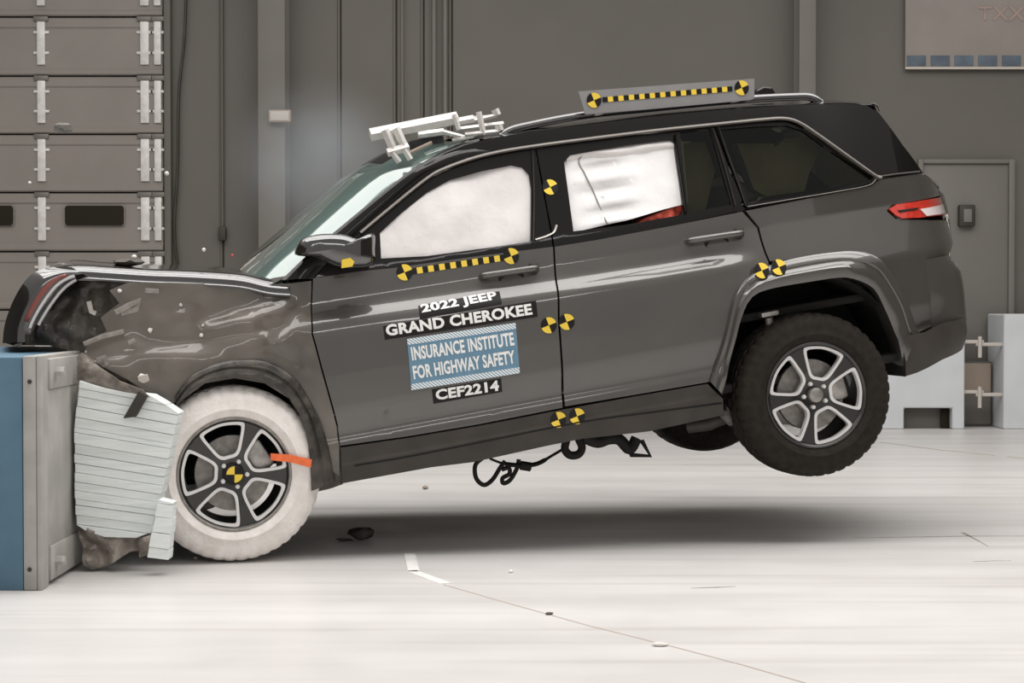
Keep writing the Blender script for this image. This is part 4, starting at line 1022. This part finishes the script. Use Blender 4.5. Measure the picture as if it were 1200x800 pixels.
# ================================================================== DEBRIS
def debris(px, py, y, r, m, label, floor_=False, sq=(1, 1, .6), grp=None):
    p = on_floor(px, py) if floor_ else at(px, py, y)
    bm = bmesh.new(); bmesh.ops.create_icosphere(bm, subdivisions=2, radius=r)
    for v in bm.verts:
        k = 1 + .5 * nz3(v.co.x * 40 + px, v.co.y * 40, v.co.z * 40); v.co = Vector((v.co.x * sq[0], v.co.y * sq[1], v.co.z * sq[2])) * k
    zmin = min(v.co.z for v in bm.verts); me = bpy.data.meshes.new('debris_piece'); bm.to_mesh(me); bm.free()
    o = link('debris_piece', me, m); o.location = (p[0], p[1], -zmin if floor_ else p[2]); return tag(o, label, 'debris', grp)
debris(424, 632, 0, .05, 'debris', 'dark broken piece lying on the floor behind the front wheel', True, (1.2, 1, .6))
debris(404, 634, 0, .025, 'debris', 'flat dark scrap on the floor left of the broken piece', True, (1.6, 1, .3))
debris(498, 573, 0, .02, 'beige', 'tiny tan chip on the floor under the front door', True)
debris(599, 671, 0, .012, 'chip', 'tiny white chip on the floor right of the tape corner', True)
debris(774, 757, 0, .016, 'chip', 'white chip on the thin floor joint line', True, (1.6, 1, .4))
debris(643, 720, 0, .012, 'debris', 'small dark chip on the floor joint line', True, (1.4, 1, .4))
debris(229, 655, 0, .012, 'chip', 'white chip at the foot of the front tyre', True)
debris(150, 307, 8.6, .055, 'debris', 'dark fragment flying above the buckled hood', False, (1.3, 1, .35))
for px_, py, r, m, lb in ((157, 301, .011, 'chip', 'white fragment flying just above the dark fragment over the hood'), (35, 214, .007, 'chip', 'tiny white fragment in the air before the overhead door'), (239, 293, .009, 'chip', 'pale sliver flying above the hood near the windshield'),
                          (272, 299, .006, 'red', 'reddish fragment flying by the windshield base'), (74, 150, .032, 'column', 'pale greenish scrap flying before the overhead door'), (196, 203, .010, 'chip', 'pale sliver flying beside the door jamb')):
    debris(px_, py, 8.6, r, m, lb, False, (1.3, .5, .7) if r > .013 else (1, 1, 1), 'fragments in the air')

# ================================================================== SMOKE drifting behind the windshield
def smoke(name, px, py, y, rx, ry, rz, dens, col, label):
    bm = bmesh.new(); bmesh.ops.create_icosphere(bm, subdivisions=3, radius=1)
    me = bpy.data.meshes.new(name); bm.to_mesh(me); bm.free()
    m = bpy.data.materials.new(name); m.use_nodes = True; nt = m.node_tree; nt.nodes.clear()
    out = nt.nodes.new('ShaderNodeOutputMaterial'); pv = nt.nodes.new('ShaderNodeVolumePrincipled'); pv.inputs['Color'].default_value = (*col, 1)
    tc = nt.nodes.new('ShaderNodeTexCoord'); ln = nt.nodes.new('ShaderNodeVectorMath'); ln.operation = 'LENGTH'; nt.links.new(tc.outputs['Object'], ln.inputs[0])
    mr = nt.nodes.new('ShaderNodeMapRange'); mr.interpolation_type = 'SMOOTHSTEP'; mr.inputs['From Min'].default_value = .1; mr.inputs['From Max'].default_value = 1.0; mr.inputs['To Min'].default_value = 1; mr.inputs['To Max'].default_value = 0
    nt.links.new(ln.outputs['Value'], mr.inputs['Value'])
    n = nt.nodes.new('ShaderNodeTexNoise'); n.inputs['Scale'].default_value = 2.2; n.inputs['Detail'].default_value = 3; nt.links.new(tc.outputs['Object'], n.inputs['Vector'])
    mu = nt.nodes.new('ShaderNodeMath'); mu.operation = 'MULTIPLY'; nt.links.new(mr.outputs[0], mu.inputs[0]); nt.links.new(n.outputs['Fac'], mu.inputs[1])
    m2 = nt.nodes.new('ShaderNodeMath'); m2.operation = 'MULTIPLY'; m2.inputs[1].default_value = dens; nt.links.new(mu.outputs[0], m2.inputs[0])
    nt.links.new(m2.outputs[0], pv.inputs['Density']); nt.links.new(pv.outputs[0], out.inputs['Volume'])
    o = link(name, me, m); p = at(px, py, y); o.location = tuple(p); o.scale = (rx, ry, rz); tag(o, label, 'smoke'); o['kind'] = 'stuff'; return o
smoke('smoke_cloud', 372, 190, 11.2, .60, .5, .55, 1.6, (.72, .80, .86), 'thin bluish smoke drifting behind the windshield')
smoke('dust_cloud', 190, 390, 8.12, .62, .16, .30, 1.3, (.80, .70, .58), 'thin brown dust hanging over the crushed front fender')
